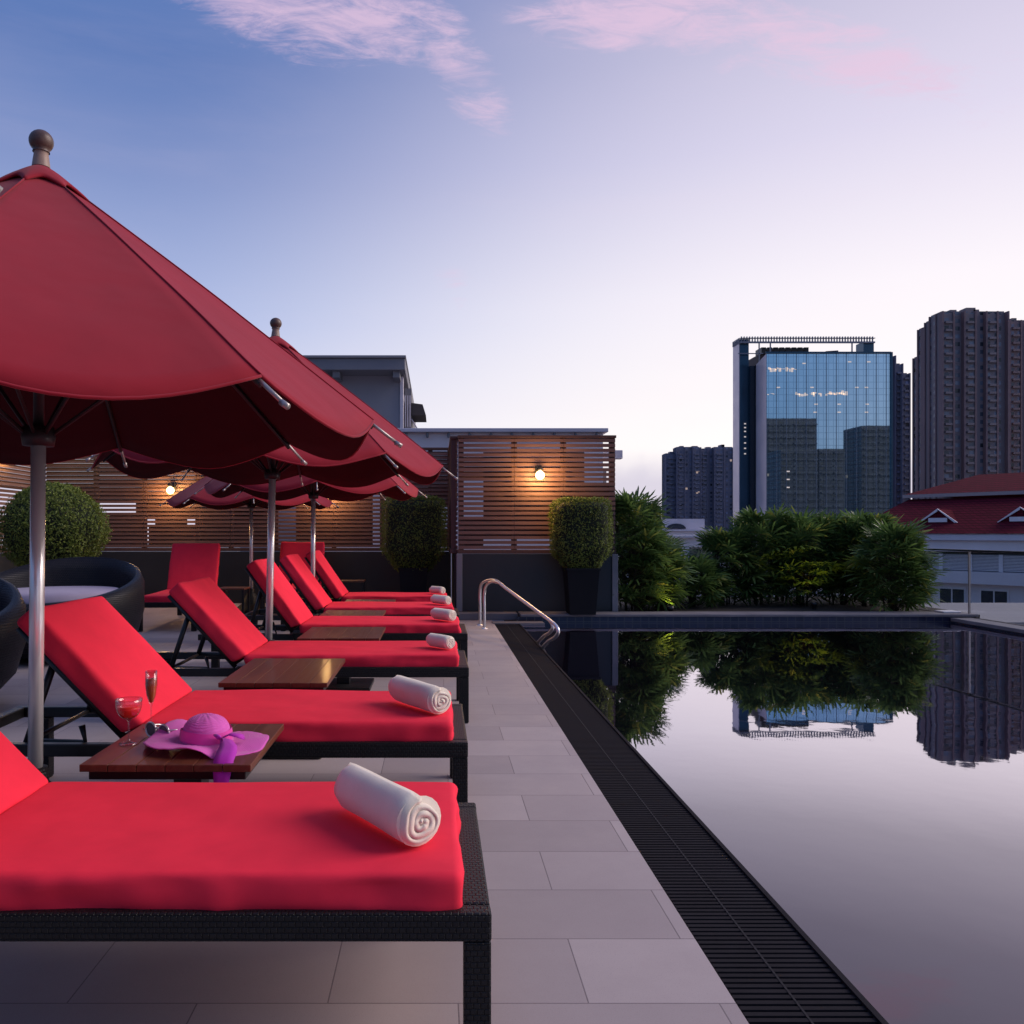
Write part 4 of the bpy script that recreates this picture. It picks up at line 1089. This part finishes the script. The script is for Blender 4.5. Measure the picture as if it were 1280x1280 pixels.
# glass office tower
m, t, b = material('office_curtain_wall'); M['curtain'] = m
tc = t.new('ShaderNodeTexCoord').outputs['Object']
s = t.new('ShaderNodeSeparateXYZ'); t.l.new(tc, s.inputs[0])
cb = t.new('ShaderNodeCombineXYZ'); t.l.new(t.m('ADD', s.outputs[0], s.outputs[1]), cb.inputs[0]); t.l.new(s.outputs[2], cb.inputs[1])
br = t.new('ShaderNodeTexBrick'); br.offset = 0; t.l.new(cb.outputs[0], br.inputs['Vector'])
br.inputs['Scale'].default_value = 1; br.inputs['Brick Width'].default_value = 1.5; br.inputs['Row Height'].default_value = 1.9; br.inputs['Mortar Size'].default_value = .11
br.inputs['Color1'].default_value = (.60, .76, .80, 1); br.inputs['Color2'].default_value = (.66, .82, .86, 1); br.inputs['Mortar'].default_value = (.44, .57, .62, 1)
t.l.new(br.outputs[0], b.inputs['Base Color']); b.inputs['Metallic'].default_value = .92; b.inputs['Roughness'].default_value = .015
bump(t, b, t.noise(t.mapping(tc, sc=(1, 1, 1.5)), .35, 3, .5), .012, .05)
M['pinkclad'] = plain('pink_cladding', (.80, .64, .66), .4, .2, .05, .2)
M['tealdark'] = plain('dark_teal_glass', (.035, .075, .11), .2, .5, .2, .1)
M['lattice'] = plain('grey_lattice', (.22, .22, .26), .5, .3, .1)
M['plant_brown'] = plain('rooftop_plant_brown', (.08, .05, .05), .7)
DG = 250
BZ = -18
gt = thing('office_tower', 'blue glass office tower with an open louvred crown beyond the palms', 'office tower', (PX(917, DG), DG, BZ))
gx = lambda px, y=0: PX(px, DG + y) - PX(917, DG)
gz = lambda py: PZ(py, DG) - BZ
c1 = gx(958); H = gz(442); YS = 8.2
MB().quad((c1, 0, 0), (gx(1114), 0, 0), (gx(1114), 0, H), (c1, 0, H)).build('glass_facade', 'curtain', gt)
ca = gx(945, YS)
MB().quad((ca, YS, 0), (c1 - .02, 0, 0), (c1 - .02, 0, H), (ca, YS, gz(449))).build('chamfer_face', 'pinkclad', gt)
MB().add([(c1, .01, H), (gx(1114), .01, H), (gx(1114), 26, H), (ca, 26, gz(449)), (ca, YS, gz(449))], [(0, 1, 2, 3, 4)]).add([(ca, 26, 0), (ca, 26, gz(449)), (gx(1114), 26, H), (gx(1114), 26, 0)], [(0, 1, 2, 3)]).build('roof_deck', 'concrete', gt)
mul = MB(); k = c1
while k < gx(1114): mul.box(k - .04, k + .04, -.15, -.01, 0, H); k += 3.0
mul.build('mullions', 'lattice', gt)
MB().box(gx(1113), gx(1115), -.5, 26, 0, H + .4).build('corner_strip', 'tealdark', gt)
MB().box(c1 - .3, gx(1112.9), -.5, -.02, H, H + .5).build('parapet_trim', 'tealdark', gt)
ya = 10; yb = 15.5
MB().box(gx(925, ya), gx(936, ya), ya, yb, 0, gz(414)).build('side_slab', 'tealdark', gt)
MB().box(gx(936, ya) + .01, ca - .01, ya - 1.2, yb + 4, 0, gz(450)).build('dark_core', plain('dark_core_glass', (.012, .022, .035), .2, 0), gt)
MB().box(gx(925, ya) - .25, gx(925, ya) - .01, ya + .2, yb, 0, gz(414)).build('edge_fin', 'pinkclad', gt)
cr = MB(); k = gx(926, 9)
while k < gx(1092, 9): cr.box(k, k + .24, 8.6, 9.1, gz(420), gz(412)); k += .85
cr.box(gx(925, 9), gx(1093, 9), 8.5, 9.2, gz(420.5), gz(418.5)); cr.box(gx(925, 9), gx(1093, 9), 8.4, 9.2, gz(414.6), gz(413.8))
for k in range(8): cr.box(gx(925, 9) - .2, gx(925, 9), 9.3 + k * .8, 9.5 + k * .8, gz(420), gz(413))
for px in (948, 962, 1064): cr.box(gx(px, 9), gx(px, 9) + .3, 8.6, 9.0, gz(449), gz(420))
cr.box(gx(936), gx(968), 8.6, 9.0, gz(434.5), gz(433.5))
cr.build('crown_lattice', 'lattice', gt)
MB().box(gx(1080, 9), gx(1093, 9), 9.3, 14, H + .01, gz(418)).build('crown_pier', 'tealdark', gt)
MB().box(gx(970), gx(1040), 14, 24, gz(443), gz(431)).build('plant_room', 'plant_brown', gt)
fans = MB()
for k in range(8): fans.box(gx(973 + k * 8), gx(979 + k * 8), 13, 18, gz(430.5), gz(422))
fans.build('cooling_fans', 'black_metal', gt)
dv_ = MB(); dv_.add([(gx(1044), 13, gz(443)), (gx(1044), 13, gz(437)), (gx(1050), 13, gz(430)), (gx(1058), 13, gz(427)), (gx(1074), 13, gz(426)), (gx(1074), 13, gz(443))] + [(gx(1044), 22, gz(443)), (gx(1044), 22, gz(437)), (gx(1050), 22, gz(430)), (gx(1058), 22, gz(427)), (gx(1074), 22, gz(426)), (gx(1074), 22, gz(443))],
       [(5, 4, 3, 2, 1, 0), (6, 7, 8, 9, 10, 11)] + [(i, i + 1, i + 7, i + 6) for i in range(5)])
dv_.build('curved_plant_room', 'plant_brown', gt)
rn = random.Random(5); lw_ = MB()
def litrow(y, pa, pb, dens, h=1.1):
    px = pa
    while px < pb:
        if rn.random() < dens: lw_.box(gx(px), gx(px) + rn.uniform(.3, .9), -.06, -.03, gz(y) + rn.uniform(-.5, .5), gz(y) + h * rn.uniform(.3, .9))
        px += 2.2
litrow(463, 960, 999, .8); litrow(494, 959, 968, .9); litrow(494, 992, 1036, .85); litrow(494, 1036, 1057, 1.0, 1.6)
for px, py in ((1005, 455), (1062, 453), (1086, 453), (973, 485), (1015, 485), (1071, 485), (1083, 485), (1020, 506), (1049, 506), (1084, 506), (1019, 516), (1049, 516), (1083, 516), (985, 590), (985, 600), (985, 610)):
    lw_.box(gx(px) - .5, gx(px) + .5, -.06, -.03, gz(py), gz(py) + .35)
lw_.build('lit_offices', 'litwin', gt)
l2 = MB()
for py in (525, 530, 535, 542, 550, 557, 564): l2.box(gx(930, 10), gx(932.5, 10), 9.93, 9.98, gz(py), gz(py) + .4)
l2.build('stair_lights', 'litwin', gt)
# the towers the glass reflects stand behind the photographer
def rear(label, px0, px1, py, D, mat, pier):
    d_t = 2 * DG + D
    x0, x1 = PX(px0, d_t), PX(px1, d_t); H = (VY - py) * d_t / FPX + CH + 18
    t = thing('apartment_tower', label, 'apartment tower', (x0, -D, -18), 0)
    W_ = x1 - x0
    led = MB().box(0, W_, -30, 0, 0, H)
    k = 3.4
    while k < H - 1:
        n = max(2, int(W_ / 9))
        for q in range(n):
            c = W_ * (q + .5) / n; led.box(c - W_ / n * .42, c + W_ / n * .42, .02, 2.2 + .8 * math.sin(k * .4 + q), k, k + 1.1)
        k += 5.2
    led.build('tower_block', mat, t)
rear('apartment tower mirrored in the left of the glass tower', 959, 1021, 523, 180, 'fac_dark', 'pier_dark')
rear('lower terraced apartment tower mirrored in the middle of the glass tower', 976, 1022, 562, 150, 'fac_dark', 'pier_grey')
rear('lower apartment block mirrored at the centre of the glass tower', 1024, 1056, 561, 150, 'fac_dark', 'pier_grey')
rear('apartment tower mirrored at the right of the glass tower', 1077, 1116, 532, 170, 'fac_dark', 'pier_grey')

# low white building and city roofs between the palms
wb = thing('white_hall', 'low white building with an arched roof far beyond the palms', 'building', (PX(824, 130), 130, -18))
wx = lambda px: PX(px, 130) - PX(824, 130)
wz = lambda py: PZ(py, 130) + 18
MB().box(0, wx(884), 0, 16, 0, wz(663)).build('wall', 'lavender_wall', wb)
MB().box(wx(826), wx(882), .5, 10, wz(663), wz(648.5)).build('upper_wall', 'white', wb)
a_ = MB(); n_ = 16; cxx, rr = wx(846), (wx(858) - wx(834)) / 2
vv = []
for y_ in (.2, .49): vv += [(cxx + rr * math.cos(PI * k / n_), y_, wz(661) + rr * .55 * math.sin(PI * k / n_)) for k in range(n_ + 1)]
a_.add(vv, [tuple(range(n_ + 1))[::-1], tuple(range(n_ + 1, 2 * n_ + 2))] + [(k, k + 1, n_ + 2 + k, n_ + 1 + k) for k in range(n_)])
a_.build('arched_window', 'darkglass', wb)
MB().box(-.4, wx(886), -.5, -.003, wz(664), wz(662)).build('ledge', 'white', wb)
for k in range(7): MB().box(wx(828 + k * 8), wx(833 + k * 8), -.06, -.004, wz(690), wz(670)).build('window', 'darkglass', wb)
wb2 = thing('row_building', 'long pale low building behind the palms with rows of dark windows', 'building', (PX(820, 90), 90, -18))
ww = lambda px: PX(px, 90) - PX(820, 90)
wq = lambda py: PZ(py, 90) + 18
MB().box(0, ww(1150), 0, 14, 0, wq(672)).build('wall', 'lavender_wall', wb2)
MB().box(-.5, ww(1150), -.6, 14.5, wq(672) + .003, wq(669)).build('roof_edge', 'white', wb2)
k = 1.0
while k < ww(1145): MB().box(k, k + 1.3, -.06, -.004, wq(700), wq(684)).build('window', 'darkglass', wb2); k += 2.6
tower('far mid-rise apartment block left edge of the skyline gap', 700, [(776, 800, 628, 0, 10), (800, 826, 634, 1, 10)], 'fac_blue', 'pier_grey', 6)
